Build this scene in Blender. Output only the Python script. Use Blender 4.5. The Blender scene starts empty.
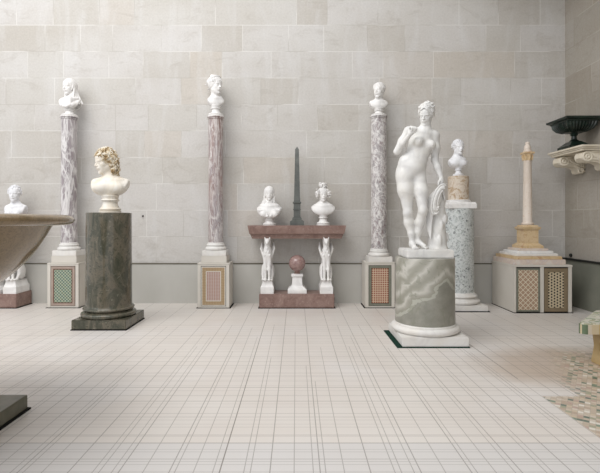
import bpy, bmesh, math, random
import numpy as np
from mathutils import Vector, Matrix

sc = bpy.context.scene
COL = sc.collection
PI = math.pi

# ------------------------------------------------------------------ camera, world, lights
CAM_H = 1.35
cam = bpy.data.cameras.new('camera'); cam_o = bpy.data.objects.new('camera', cam); COL.objects.link(cam_o)
cam_o.location = (0, 0, CAM_H); cam_o.rotation_euler = (PI/2, 0, 0)
cam.sensor_width = 36; cam.lens = 448/600*36
cam.shift_x = 4/600; cam.shift_y = -16.5/600
cam.clip_end = 100
sc.camera = cam_o

world = bpy.data.worlds.new('world'); sc.world = world; world.use_nodes = True
bg = world.node_tree.nodes['Background']
bg.inputs[0].default_value = (0.93, 0.955, 1.0, 1); bg.inputs[1].default_value = 0.92

def area(name, loc, target, size, sy, power, color):
    l = bpy.data.lights.new(name, 'AREA'); l.shape = 'RECTANGLE'; l.size = size; l.size_y = sy
    l.energy = power; l.color = color
    o = bpy.data.objects.new(name, l); COL.objects.link(o); o.location = loc
    o.rotation_euler = (Vector(target)-Vector(loc)).to_track_quat('-Z', 'Y').to_euler()
    return o
area('roof_daylight', (-3.2, 1.6, 8.2), (-0.8, 6.4, 1.6), 6.5, 4.5, 480, (1.0, 0.985, 0.965))
area('side_daylight', (-7.0, 1.5, 4.6), (0.0, 5.5, 1.0), 4.0, 3.5, 70, (1.0, 0.97, 0.93))

sc.view_settings.view_transform = 'Standard'; sc.view_settings.look = 'None'
sc.view_settings.gamma = 1; sc.view_settings.use_curve_mapping = False
sc.view_settings.exposure = 0.0

# ------------------------------------------------------------------ node helpers
def s2l(c):
    return tuple(((x/255)/12.92 if x/255 <= 0.04045 else ((x/255+0.055)/1.055)**2.4) for x in c[:3]) + (1,)

class NT:
    def __init__(s, name, rough=0.6, spec=0.5, metal=0.0):
        s.m = bpy.data.materials.new(name); s.m.use_nodes = True
        s.t = s.m.node_tree; s.b = s.t.nodes['Principled BSDF']
        s.b.inputs['Roughness'].default_value = rough
        s.b.inputs['Specular IOR Level'].default_value = spec
        s.b.inputs['Metallic'].default_value = metal
        s.co = s.t.nodes.new('ShaderNodeTexCoord').outputs['Object']
    def set(s, sock, v):
        if isinstance(v, bpy.types.NodeSocket): s.t.links.new(v, sock)
        elif v is not None: sock.default_value = v
    def math(s, op, a, b=0.0, c=None, clamp=False):
        n = s.t.nodes.new('ShaderNodeMath'); n.operation = op; n.use_clamp = clamp
        s.set(n.inputs[0], a); s.set(n.inputs[1], b)
        if c is not None: s.set(n.inputs[2], c)
        return n.outputs[0]
    def noise(s, scale, detail=3, co=None, dist=0.0, rough=0.5, out=0):
        n = s.t.nodes.new('ShaderNodeTexNoise'); s.set(n.inputs['Vector'], co or s.co)
        n.inputs['Scale'].default_value = scale; n.inputs['Detail'].default_value = detail
        n.inputs['Distortion'].default_value = dist; n.inputs['Roughness'].default_value = rough
        return n.outputs[out]
    def voro(s, scale, co=None, out='Color', feat='F1'):
        n = s.t.nodes.new('ShaderNodeTexVoronoi'); n.feature = feat; s.set(n.inputs['Vector'], co or s.co)
        n.inputs['Scale'].default_value = scale
        return n.outputs[out]
    def wave(s, scale, dist, detail=3, co=None, dscale=1.0, prof='SIN', dirn='X'):
        n = s.t.nodes.new('ShaderNodeTexWave'); s.set(n.inputs['Vector'], co or s.co)
        n.wave_profile = prof; n.bands_direction = dirn
        n.inputs['Scale'].default_value = scale; n.inputs['Distortion'].default_value = dist
        n.inputs['Detail'].default_value = detail; n.inputs['Detail Scale'].default_value = dscale
        return n.outputs['Fac']
    def map(s, scale=(1,1,1), rot=(0,0,0), loc=(0,0,0), co=None):
        n = s.t.nodes.new('ShaderNodeMapping'); s.set(n.inputs[0], co or s.co)
        n.inputs['Location'].default_value = loc; n.inputs['Rotation'].default_value = rot; n.inputs['Scale'].default_value = scale
        return n.outputs[0]
    def ramp(s, f, stops, interp='LINEAR'):
        n = s.t.nodes.new('ShaderNodeValToRGB'); s.set(n.inputs[0], f); cr = n.color_ramp; cr.interpolation = interp
        while len(cr.elements) < len(stops): cr.elements.new(0.5)
        for e, (p, c) in zip(cr.elements, stops):
            e.position = p; e.color = s2l(c) if len(c) == 3 else c
        return n.outputs[0]
    def mix(s, f, a, b, mode='MIX'):
        n = s.t.nodes.new('ShaderNodeMix'); n.data_type = 'RGBA'; n.blend_type = mode
        s.set(n.inputs[0], f)
        for i, v in ((6, a), (7, b)):
            s.set(n.inputs[i], s2l(v) if isinstance(v, tuple) and len(v) == 3 else v)
        return n.outputs[2]
    def sep(s, co=None):
        n = s.t.nodes.new('ShaderNodeSeparateXYZ'); s.set(n.inputs[0], co or s.co); return n.outputs
    def comb(s, x=0.0, y=0.0, z=0.0):
        n = s.t.nodes.new('ShaderNodeCombineXYZ')
        for i, v in enumerate((x, y, z)): s.set(n.inputs[i], v)
        return n.outputs[0]
    def white(s, v, out='Value'):
        n = s.t.nodes.new('ShaderNodeTexWhiteNoise'); s.set(n.inputs['Vector'], v); return n.outputs[out]
    def line(s, c, period, off, w, soft=None):
        """1 on a line of width w every period"""
        t = s.math('FRACT', s.math('DIVIDE', s.math('SUBTRACT', c, off), period))
        d = s.math('MULTIPLY', s.math('MINIMUM', t, s.math('SUBTRACT', 1.0, t)), period)
        return s.math('LESS_THAN', d, w/2)
    def single(s, c, at, w):
        return s.math('LESS_THAN', s.math('ABSOLUTE', s.math('SUBTRACT', c, at)), w/2)
    def color(s, v):
        s.set(s.b.inputs['Base Color'], s2l(v) if isinstance(v, tuple) else v)
    def bump(s, h, strength=0.3, dist=0.01):
        n = s.t.nodes.new('ShaderNodeBump'); n.inputs['Strength'].default_value = strength
        n.inputs['Distance'].default_value = dist; s.set(n.inputs['Height'], h)
        s.t.links.new(n.outputs[0], s.b.inputs['Normal'])

M = {}
def white_marble(name, base=(236,234,232), vein=(212,210,208), warm=(232,222,205), wamt=0.2, rough=0.45):
    n = NT(name, rough, 0.4)
    f = n.noise(3.0, 5, dist=1.2)
    c = n.ramp(f, [(0.40, base), (0.52, vein), (0.58, base)])
    g = n.noise(5.0, 3)
    c = n.mix(n.math('MULTIPLY', n.math('SUBTRACT', g, 0.45, clamp=True), wamt*8, clamp=True), c, warm)
    n.color(c); M[name] = n.m
white_marble('white_marble', (234,232,230), (222,220,218), (228,222,210), 0.12)
white_marble('statue_marble', (226,225,222), (214,213,211), (222,214,198), 0.12, 0.42)
white_marble('aged_marble', (232,227,218), (222,214,200), (205,180,140), 0.16, 0.45)
white_marble('socle_marble', (226,224,220), (219,216,212), (220,210,194), 0.15, 0.4)
white_marble('plaster_white', (232,232,234), (224,224,227), (225,220,212), 0.1, 0.5)

n = NT('stained_hair_marble', 0.5, 0.35)
f = n.noise(22, 3)
n.color(n.ramp(f, [(0.42, (222,214,198)), (0.52, (202,184,152)), (0.64, (152,126,90))])); M['stained_hair'] = n.m

n = NT('wall_stone', 0.75, 0.25)
x, y, z = n.sep()
def stone(n, u, z, bluish):
    row = n.math('FLOOR', n.math('DIVIDE', n.math('SUBTRACT', z, 0.65), 0.43))
    rr = n.white(n.comb(row, 3.7, 1.1))
    uu = n.math('ADD', n.math('DIVIDE', u, 1.32), n.math('MULTIPLY', rr, 5.0))
    bid = n.math('FLOOR', uu)
    # a narrower block splits off some of the long ones
    t = n.math('FRACT', uu)
    r2 = n.white(n.comb(bid, row, 8.3))
    cut = n.math('ADD', 0.35, n.math('MULTIPLY', r2, 0.3))
    dosplit = n.math('GREATER_THAN', n.white(n.comb(bid, row, 2.2)), 0.45)
    side = n.math('MULTIPLY', n.math('GREATER_THAN', t, cut), dosplit)
    bid2 = n.math('ADD', bid, n.math('MULTIPLY', side, 0.5))
    tone = n.white(n.comb(bid2, row, 0.0))
    big = n.noise(0.9, 4, co=n.map((1,1,2.2)))
    streak = n.noise(2.2, 5, co=n.map((2.4, 2.4, 0.5)), dist=0.6)
    c = n.ramp(tone, [(0.0, (186,181,174)), (0.3, (196,193,188)), (0.8, (201,198,195)), (1.0, (194,187,178))])
    c = n.mix(n.math('MULTIPLY', n.math('SUBTRACT', big, 0.35, clamp=True), 1.1, clamp=True), c, (172,165,154))
    c = n.mix(n.math('MULTIPLY', n.math('SUBTRACT', streak, 0.5, clamp=True), 1.7, clamp=True), c, (208,207,206))
    st2 = n.noise(1.7, 6, co=n.map((1.2, 1.2, 2.6), (0.5, 0.2, 0.3), (5, 3, 1)), dist=1.2, rough=0.7)
    c = n.mix(n.math('MULTIPLY', n.math('SUBTRACT', st2, 0.54, clamp=True), 2.4, clamp=True), c, (158,150,140))
    fine = n.noise(35, 3)
    c = n.mix(0.10, c, n.ramp(fine, [(0.3, (150,145,135)), (0.7, (235,232,226))]))
    # joints
    hz = n.line(z, 0.43, 0.65, 0.012)
    vt = n.math('MULTIPLY', n.math('LESS_THAN', n.math('MINIMUM', t, n.math('SUBTRACT', 1.0, t)), 0.0042), 1.0)
    v2 = n.math('MULTIPLY', n.math('LESS_THAN', n.math('ABSOLUTE', n.math('SUBTRACT', t, cut)), 0.0042), dosplit)
    j = n.math('MAXIMUM', hz, n.math('MAXIMUM', vt, v2))
    jt = n.noise(1.6, 2)
    jc = n.ramp(jt, [(0.42, (172,167,159)), (0.54, (222,220,216))])
    return n.mix(n.math('MULTIPLY', j, 0.55), c, jc), j
c, j = stone(n, x, z, 0); n.color(c); n.bump(n.math('SUBTRACT', n.math('MULTIPLY', n.noise(30, 4), 0.15), j), 0.25, 0.004); M['wall_back'] = n.m
n = NT('shaded_side_wall_stone', 0.75, 0.2)
x, y, z = n.sep(); c, j = stone(n, y, z, 0); c = n.mix(1.0, c, (214,210,203), 'MULTIPLY'); n.color(c); M['wall_right'] = n.m  # same stone, with the right wall's shade multiplied into its colour

n = NT('dado_stone', 0.7, 0.3)
f = n.noise(2.0, 4, co=n.map((1,1,0.6)))
x, y, z = n.sep()
j = n.line(x, 1.9, 0.45, 0.008)
c = n.ramp(f, [(0.3, (180,178,171)), (0.7, (191,189,183))])
n.color(n.mix(n.math('MULTIPLY', j, 0.5), c, (150,148,138))); M['dado'] = n.m
n = NT('shaded_side_dado_stone', 0.6, 0.3)
f = n.noise(2.0, 4); n.color(n.ramp(f, [(0.3, (112,114,104)), (0.7, (134,134,122))])); M['dado_shaded'] = n.m  # shadow on the lower right wall is put into this darker colour
n = NT('ledge_stone', 0.7, 0.2); n.color((104,100,86)); M['ledge'] = n.m

# floor: pale slabs scored with a plaid of fine joints, mosaic at the right
n = NT('floor_stone', 0.38, 0.45)
x, y, z = n.sep()
def below(v, t): return n.math('LESS_THAN', v, t)
rowj = n.white(n.comb(n.math('FLOOR', n.math('MULTIPLY', x, 3.7)), 0.0, 5.0))
yj = n.math('ADD', y, n.math('MULTIPLY', rowj, 1.4))
lx = n.math('MULTIPLY', n.line(x, 0.27, -0.41, 0.0060), 0.62)
lb = n.math('MULTIPLY', n.line(x, 0.27, -0.280, 0.0052), n.math('MULTIPLY', below(yj, 6.0), 0.52))
lc = n.math('MULTIPLY', n.line(x, 0.405, -0.245, 0.0050), n.math('MULTIPLY', below(yj, 5.0), 0.55))
ld = n.math('MULTIPLY', n.line(x, 0.54, 0.093, 0.0050), n.math('MULTIPLY', below(yj, 5.4), 0.52))
ly = n.math('MULTIPLY', n.line(y, 0.104, 2.712, 0.0050), 0.38)
l2 = n.math('MULTIPLY', n.line(y, 0.27, 2.53, 0.0060), 0.50)
l3 = n.math('MULTIPLY', n.line(y, 0.163, 2.80, 0.0045), 0.36)
s1 = n.math('MULTIPLY', n.single(x, -0.41, 0.007), 0.8)
s2 = n.math('MULTIPLY', n.math('MULTIPLY', n.single(x, 1.885, 0.008), n.math('MULTIPLY', n.math('GREATER_THAN', y, 3.81), below(y, 4.9))), 0.7)
s3 = n.math('MULTIPLY', n.single(y, 2.712, 0.008), 0.6)
L = lx
for q in (lb, lc, ld, ly, l2, l3, s1, s2, s3): L = n.math('MAXIMUM', L, q)
big = n.noise(0.7, 3)
c = n.ramp(big, [(0.30, (222,217,211)), (0.5, (217,210,203)), (0.72, (223,219,216))])
sl = n.white(n.comb(n.math('FLOOR', n.math('DIVIDE', x, 0.54)), n.math('FLOOR', n.math('DIVIDE', y, 0.27)), 2.0))
c = n.mix(n.math('MULTIPLY', sl, 0.16), c, (204,195,186))
c = n.mix(n.math('MULTIPLY', below(y, 2.712), 0.6), c, (205,203,202))
# brownish patch beside the mosaic
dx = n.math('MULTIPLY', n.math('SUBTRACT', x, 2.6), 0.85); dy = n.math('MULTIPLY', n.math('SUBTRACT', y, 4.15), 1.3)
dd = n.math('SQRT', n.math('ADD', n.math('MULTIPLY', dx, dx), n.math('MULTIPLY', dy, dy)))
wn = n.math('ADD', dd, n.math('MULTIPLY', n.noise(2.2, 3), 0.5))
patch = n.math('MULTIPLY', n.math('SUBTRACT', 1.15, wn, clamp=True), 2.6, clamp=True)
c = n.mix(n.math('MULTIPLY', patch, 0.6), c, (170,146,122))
c = n.mix(L, c, (112,104,96))
# mosaic of small square tesserae set on the diagonal
mc = n.map((1,1,1), (0,0,0.6))
mx, my, mz = n.sep(mc)
cell = n.comb(n.math('FLOOR', n.math('DIVIDE', mx, 0.036)), n.math('FLOOR', n.math('DIVIDE', my, 0.036)), 0.0)
r = n.white(cell)
mcol = n.ramp(r, [(0.0, (186,168,146)), (0.22, (198,182,162)), (0.40, (176,152,128)), (0.55, (204,192,176)), (0.66, (182,150,134)),
                  (0.74, (150,150,120)), (0.80, (92,122,98)), (0.85, (52,88,70)), (0.89, (196,178,150)), (0.96, (222,216,204))], 'CONSTANT')
grout = n.math('MAXIMUM', n.line(mx, 0.036, 0, 0.004), n.line(my, 0.036, 0, 0.004))
mcol = n.mix(n.math('MULTIPLY', grout, 0.5), mcol, (150,138,122))
wob = n.math('MULTIPLY', n.noise(2.0, 2), 0.5)
e1 = n.math('MULTIPLY', n.math('GREATER_THAN', x, 2.17), n.math('MULTIPLY', n.math('GREATER_THAN', y, 3.43), 1.0))
fade = n.math('MULTIPLY', n.math('SUBTRACT', n.math('ADD', 4.55, wob), y, clamp=True), 1.8, clamp=True)
fade2 = n.math('MULTIPLY', n.math('SUBTRACT', x, n.math('ADD', 2.0, n.math('MULTIPLY', n.math('SUBTRACT', y, 3.43), 0.45)), clamp=True), 4.0, clamp=True)
e1 = n.math('MULTIPLY', e1, n.math('MULTIPLY', fade, fade2))
e2 = n.math('MULTIPLY', n.math('GREATER_THAN', x, 1.885), below(y, 3.43))
mask = n.math('MAXIMUM', e1, e2)
c = n.mix(n.math('MULTIPLY', mask, 0.8), c, mcol)
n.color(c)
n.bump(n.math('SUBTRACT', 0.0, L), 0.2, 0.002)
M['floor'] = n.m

def speckle(name, a, b, d, scale, rough=0.3, dark=0.25, amt=0.5):
    n = NT(name, rough, 0.5)
    big = n.noise(4.0, 6, dist=1.5, rough=0.65)
    c = n.ramp(big, [(0.36, a), (0.62, b)])
    r = n.sep(n.voro(scale))[0]
    c = n.mix(n.math('MULTIPLY', n.math('LESS_THAN', r, dark), amt), c, d)
    n.color(c); M[name] = n.m; return n

n = NT('green_marble', 0.12, 0.5)
f = n.noise(4.5, 8, co=n.map((1,1,0.5)), dist=1.6, rough=0.7)
c = n.ramp(f, [(0.30, (50,56,45)), (0.46, (78,77,65)), (0.56, (104,97,83)), (0.70, (66,69,57))])
v = n.noise(9, 4, dist=3.0)
c = n.mix(n.math('MULTIPLY', n.math('GREATER_THAN', v, 0.66), 0.4), c, (140,138,122))
g = n.noise(30, 3)
c = n.mix(n.math('MULTIPLY', n.math('GREATER_THAN', g, 0.62), 0.5), c, (50,56,44))
n.color(c); M['green_marble'] = n.m
speckle('basin_granite', (118,99,72), (138,117,88), (84,76,56), 130, 0.14, 0.3, 0.35)
n = NT('slab_stone', 0.2, 0.4); n.color(n.ramp(n.noise(8, 5), [(0.3, (88,86,70)), (0.7, (108,104,88))])); M['slab_stone'] = n.m
n = speckle('granite', (192,197,196), (206,209,207), (118,124,124), 60, 0.35, 0.2, 0.55)
rr = n.sep(n.voro(38))[1]
cur = n.b.inputs['Base Color'].links[0].from_socket
c = n.mix(n.math('MULTIPLY', n.math('LESS_THAN', rr, 0.2), 0.6), cur, (172,178,174))
n.color(n.mix(n.math('MULTIPLY', n.math('GREATER_THAN', rr, 0.94), 0.6), c, (60,66,68)))

# wavy grey-green marble of the statue pedestal
n = NT('wavy_green_marble', 0.3, 0.5)
x, y, z = n.sep()
d1 = n.noise(2.6, 4, dist=0.6, out=0)
peak = n.math('ABSOLUTE', n.math('SUBTRACT', x, 0.14))
h = n.math('ADD', n.math('ADD', n.math('MULTIPLY', peak, 0.95), n.math('MULTIPLY', d1, 0.55)), z)
w = n.math('SINE', n.math('MULTIPLY', h, 30.0))
c1 = n.ramp(n.math('ADD', n.math('MULTIPLY', w, 0.5), 0.5), [(0.0, (148,146,134)), (0.55, (160,157,146)), (0.86, (174,171,161)), (1.0, (186,183,174))])
inner = n.math('LESS_THAN', h, 0.97)
c2 = n.ramp(n.noise(8, 6, rough=0.7), [(0.3, (130,129,119)), (0.7, (152,150,140))])
c = n.mix(inner, c1, c2)
band = n.math('MULTIPLY', n.math('GREATER_THAN', h, 0.95), n.math('LESS_THAN', h, 1.0))
c = n.mix(n.math('MULTIPLY', band, 0.55), c, (190,190,178))
gr = n.math('MULTIPLY', n.math('GREATER_THAN', n.noise(6, 4, dist=2), 0.6), 0.5)
c = n.mix(gr, c, (132,133,118))
n.color(c); M['wavy_marble'] = n.m

def veined(name, cols, rot, seed, veins, stretch, sc_=5.0, wv=0.05, amt=0.8, dark=None):
    n = NT(name, 0.35, 0.45)
    co = n.map(stretch, rot, (seed, seed*0.7, seed*1.3))
    f = n.noise(sc_*0.7, 6, co=co, dist=1.2, rough=0.6)
    c = n.ramp(f, [(0.34, cols[0]), (0.5, cols[1]), (0.64, cols[2])])
    for k, (q, a) in enumerate(((1.0, amt), (2.1, amt*0.7))):
        g = n.noise(sc_*q, 5, co=n.map((1,1,1), (0,0,0), (k*9.1, 2.2, 0), co), dist=1.6, rough=0.55)
        rdg = n.math('ABSOLUTE', n.math('SUBTRACT', g, 0.5))
        m = n.math('SUBTRACT', 1.0, n.math('DIVIDE', rdg, wv), clamp=True)
        c = n.mix(n.math('MULTIPLY', m, a), c, veins)
    if dark:
        g = n.noise(sc_*1.5, 5, co=n.map((1,1,1), (0,0,0), (4.0, 7.0, 0), co), dist=2.0)
        m = n.math('SUBTRACT', 1.0, n.math('DIVIDE', n.math('ABSOLUTE', n.math('SUBTRACT', g, 0.5)), 0.03), clamp=True)
        c = n.mix(n.math('MULTIPLY', m, 0.6), c, dark)
    n.color(c); M[name] = n.m
veined('purple_grey_marble', ((132,124,126), (152,143,145), (176,170,170)), (0.1,0.35,0.3), 3.1, (222,219,217), (1.3,1.3,0.30), 3.6, 0.06, 0.95)
veined('rose_brown_marble', ((136,112,106), (154,134,129), (158,150,152)), (0.1,0.3,0), 7.4, (216,211,208), (1.4,1.4,0.26), 3.8, 0.05, 0.85, (120,92,84))
veined('swirled_grey_marble', ((144,138,138), (164,158,158), (186,182,180)), (0.3,0.75,0.2), 1.9, (222,219,216), (1.2,1.2,0.9), 3.4, 0.07, 0.95, (112,80,82))
n = NT('red_marble', 0.35, 0.45)
f = n.noise(7, 6, dist=1.0, rough=0.7)
c = n.ramp(f, [(0.30, (116,90,82)), (0.5, (136,110,101)), (0.68, (152,128,119))])
n.color(n.mix(n.math('MULTIPLY', n.math('GREATER_THAN', n.noise(34, 3), 0.64), 0.4), c, (176,156,148))); M['red_marble'] = n.m
n = NT('porphyry_ball', 0.18, 0.6)
c = n.ramp(n.noise(18, 5, rough=0.7), [(0.35, (134,104,100)), (0.65, (166,140,134))]); n.color(c); M['ball'] = n.m
n = NT('alabaster', 0.35, 0.45)
f = n.noise(5, 6, dist=2.5, rough=0.65)
n.color(n.ramp(f, [(0.32, (150,124,98)), (0.44, (184,162,136)), (0.53, (212,202,188)), (0.68, (176,152,126))])); M['alabaster'] = n.m
n = NT('pink_white_marble', 0.4, 0.4)
f = n.noise(6, 5, dist=2.0)
n.color(n.ramp(f, [(0.35, (216,208,200)), (0.5, (214,198,184)), (0.62, (204,188,182)), (0.7, (218,212,206))])); M['pink_marble'] = n.m
n = NT('siena_marble', 0.35, 0.45)
f = n.noise(9, 5, dist=1.5)
n.color(n.ramp(f, [(0.35, (200,172,130)), (0.55, (211,188,152)), (0.68, (190,156,120))])); M['siena'] = n.m
n = NT('cream_marble', 0.4, 0.4)
f = n.noise(7, 5, dist=2.0)
n.color(n.ramp(f, [(0.35, (216,202,188)), (0.6, (224,212,200)), (0.7, (210,188,168))])); M['cream_marble'] = n.m
n = NT('dark_green_serpentine', 0.3, 0.5)
n.color(n.ramp(n.noise(12, 5), [(0.35, (78,80,76)), (0.65, (98,100,95))])); M['obelisk_green'] = n.m
n = NT('black_green_stone', 0.3, 0.5)
n.color(n.ramp(n.noise(10, 5), [(0.35, (14,22,18)), (0.65, (30,46,38))])); M['urn_black'] = n.m
n = NT('painted_box', 0.55, 0.35)
n.color(n.ramp(n.noise(3, 3), [(0.3, (204,198,188)), (0.7, (211,206,197))])); M['box_paint'] = n.m
n = NT('shelf_stone', 0.55, 0.3); n.color(n.ramp(n.noise(6, 4), [(0.3, (206,196,176)), (0.7, (220,212,196))])); M['shelf_stone'] = n.m
n = NT('pad_green', 0.8, 0.1); n.color((24,52,42)); M['pad'] = n.m
n = NT('pad_or_shade_black', 0.8, 0.1); n.color((28,28,26)); M['pad_or_shade_black'] = n.m
n = NT('iron', 0.5, 0.3); n.color((34,36,34)); M['iron'] = n.m

# grille and inlay patterns (x,z plane, metres, panel centred on its own origin)
def flat(name, col, rough=0.5):
    n = NT(name, rough, 0.4); f = n.noise(14, 4)
    n.color(n.ramp(f, [(0.3, tuple(int(q*0.92) for q in col)), (0.7, col)])); M[name] = n.m
flat('pinkish_frame', (170,152,140)); flat('dark_red_border', (104,64,48)); flat('tan_border', (178,146,106))
flat('green_grey_frame', (128,130,116)); flat('brown_frame', (136,120,96)); flat('recess_dark', (44,38,32)); flat('white_fillet', (216,210,200))

n = NT('green_inlay', 0.4)
x, y, z = n.sep()
a = n.math('FLOOR', n.math('DIVIDE', x, 0.024)); b = n.math('FLOOR', n.math('DIVIDE', z, 0.024))
ch = n.math('FRACT', n.math('MULTIPLY', n.math('ADD', a, b), 0.5))
c = n.mix(n.math('GREATER_THAN', ch, 0.25), (74,102,90), (168,176,156))
u = n.math('FRACT', n.math('DIVIDE', n.math('ADD', x, z), 0.12))
c = n.mix(n.math('MULTIPLY', n.math('LESS_THAN', u, 0.22), 0.15), c, (180,160,110))
n.color(c); M['green_inlay'] = n.m
n = NT('rose_inlay', 0.4)
x, y, z = n.sep()
l1 = n.line(x, 0.036, 0, 0.010); l2 = n.line(z, 0.022, 0, 0.008)
c = n.mix(n.math('MULTIPLY', l1, 0.7), (166,134,122), (192,182,180))
n.color(n.mix(n.math('MULTIPLY', l2, 0.5), c, (200,184,176))); M['rose_inlay'] = n.m
n = NT('tan_inlay', 0.4)
x, y, z = n.sep()
c = n.mix(n.math('MULTIPLY', n.math('MULTIPLY', n.line(x, 0.024, 0, 0.012), n.line(z, 0.024, 0, 0.012)), 0.7), (158,132,98), (196,180,150))
n.color(c); M['tan_inlay'] = n.m
n = NT('orange_lattice', 0.4)
x, y, z = n.sep()
l1 = n.line(x, 0.034, 0, 0.009); l2 = n.line(z, 0.034, 0, 0.009)
c = n.mix(n.math('MAXIMUM', l1, l2), (156,100,76), (206,188,166))
n.color(c); M['orange_lattice'] = n.m
n = NT('diamond_lattice', 0.45)
x, y, z = n.sep()
p = n.math('ADD', x, z); q = n.math('SUBTRACT', x, z)
l = n.math('MAXIMUM', n.line(p, 0.075, 0, 0.022), n.line(q, 0.075, 0, 0.022))
cx = n.math('MAXIMUM', n.line(p, 0.075, 0.0375, 0.014), n.line(q, 0.075, 0.0375, 0.014))
c = n.mix(l, (150,116,94), (212,200,178)); c = n.mix(n.math('MULTIPLY', cx, 0.6), c, (200,176,150))
n.color(c); M['diamond_lattice'] = n.m
n = NT('pierced_lattice', 0.45)
x, y, z = n.sep()
fx = n.math('MULTIPLY', n.math('SUBTRACT', n.math('FRACT', n.math('DIVIDE', x, 0.042)), 0.5), 0.042)
row = n.math('FLOOR', n.math('DIVIDE', x, 0.042))
zz = n.math('ADD', z, n.math('MULTIPLY', n.math('MODULO', n.math('ADD', row, 100.0), 2.0), 0.021))
fz = n.math('MULTIPLY', n.math('SUBTRACT', n.math('FRACT', n.math('DIVIDE', zz, 0.042)), 0.5), 0.042)
r = n.math('SQRT', n.math('ADD', n.math('MULTIPLY', fx, fx), n.math('MULTIPLY', fz, fz)))
n.color(n.mix(n.math('LESS_THAN', r, 0.0128), (196,182,154), (44,36,30))); M['pierced_lattice'] = n.m
n = NT('striped_specimen_edge', 0.3)
x, y, z = n.sep()
cid = n.white(n.comb(n.math('FLOOR', n.math('DIVIDE', n.math('ADD', x, n.math('MULTIPLY', y, 0.35)), 0.034)), 0.0, 9.0))
n.color(n.ramp(cid, [(0.0, (200,184,152)), (0.25, (98,114,88)), (0.4, (188,164,112)), (0.6, (206,194,174)), (0.75, (80,96,70)), (0.85, (186,158,104))], 'CONSTANT')); M['stripes'] = n.m
n = NT('specimen_top', 0.25)
cid = n.sep(n.voro(26, n.map((1,1,0.0))))[0]
n.color(n.ramp(cid, [(0.0, (206,204,188)), (0.4, (150,164,140)), (0.6, (220,214,198)), (0.8, (176,176,150))], 'CONSTANT')); M['specimen_top'] = n.m
n = NT('siena_leg', 0.4); n.color(n.ramp(n.noise(8, 4), [(0.3, (176,150,104)), (0.7, (194,170,126))])); M['siena_leg'] = n.m

# ------------------------------------------------------------------ objects
def thing(name, label, cat, loc=(0,0,0), rotz=0, group=None):
    o = bpy.data.objects.new(name, None); COL.objects.link(o); o.empty_display_size = 0.1
    o.location = loc; o.rotation_euler = (0, 0, rotz); o['label'] = label; o['category'] = cat
    if group: o['group'] = group
    return o

def finish(name, me, mat, parent, loc=(0,0,0), sharp=35, label=None, smooth=True):
    me.materials.append(M[mat])
    if smooth:
        me.shade_smooth()
        if sharp: me.set_sharp_from_angle(angle=math.radians(sharp))
    o = bpy.data.objects.new(name, me); COL.objects.link(o); o.location = loc
    if parent: o.parent = parent
    if label: o['label'] = label
    return o

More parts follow.
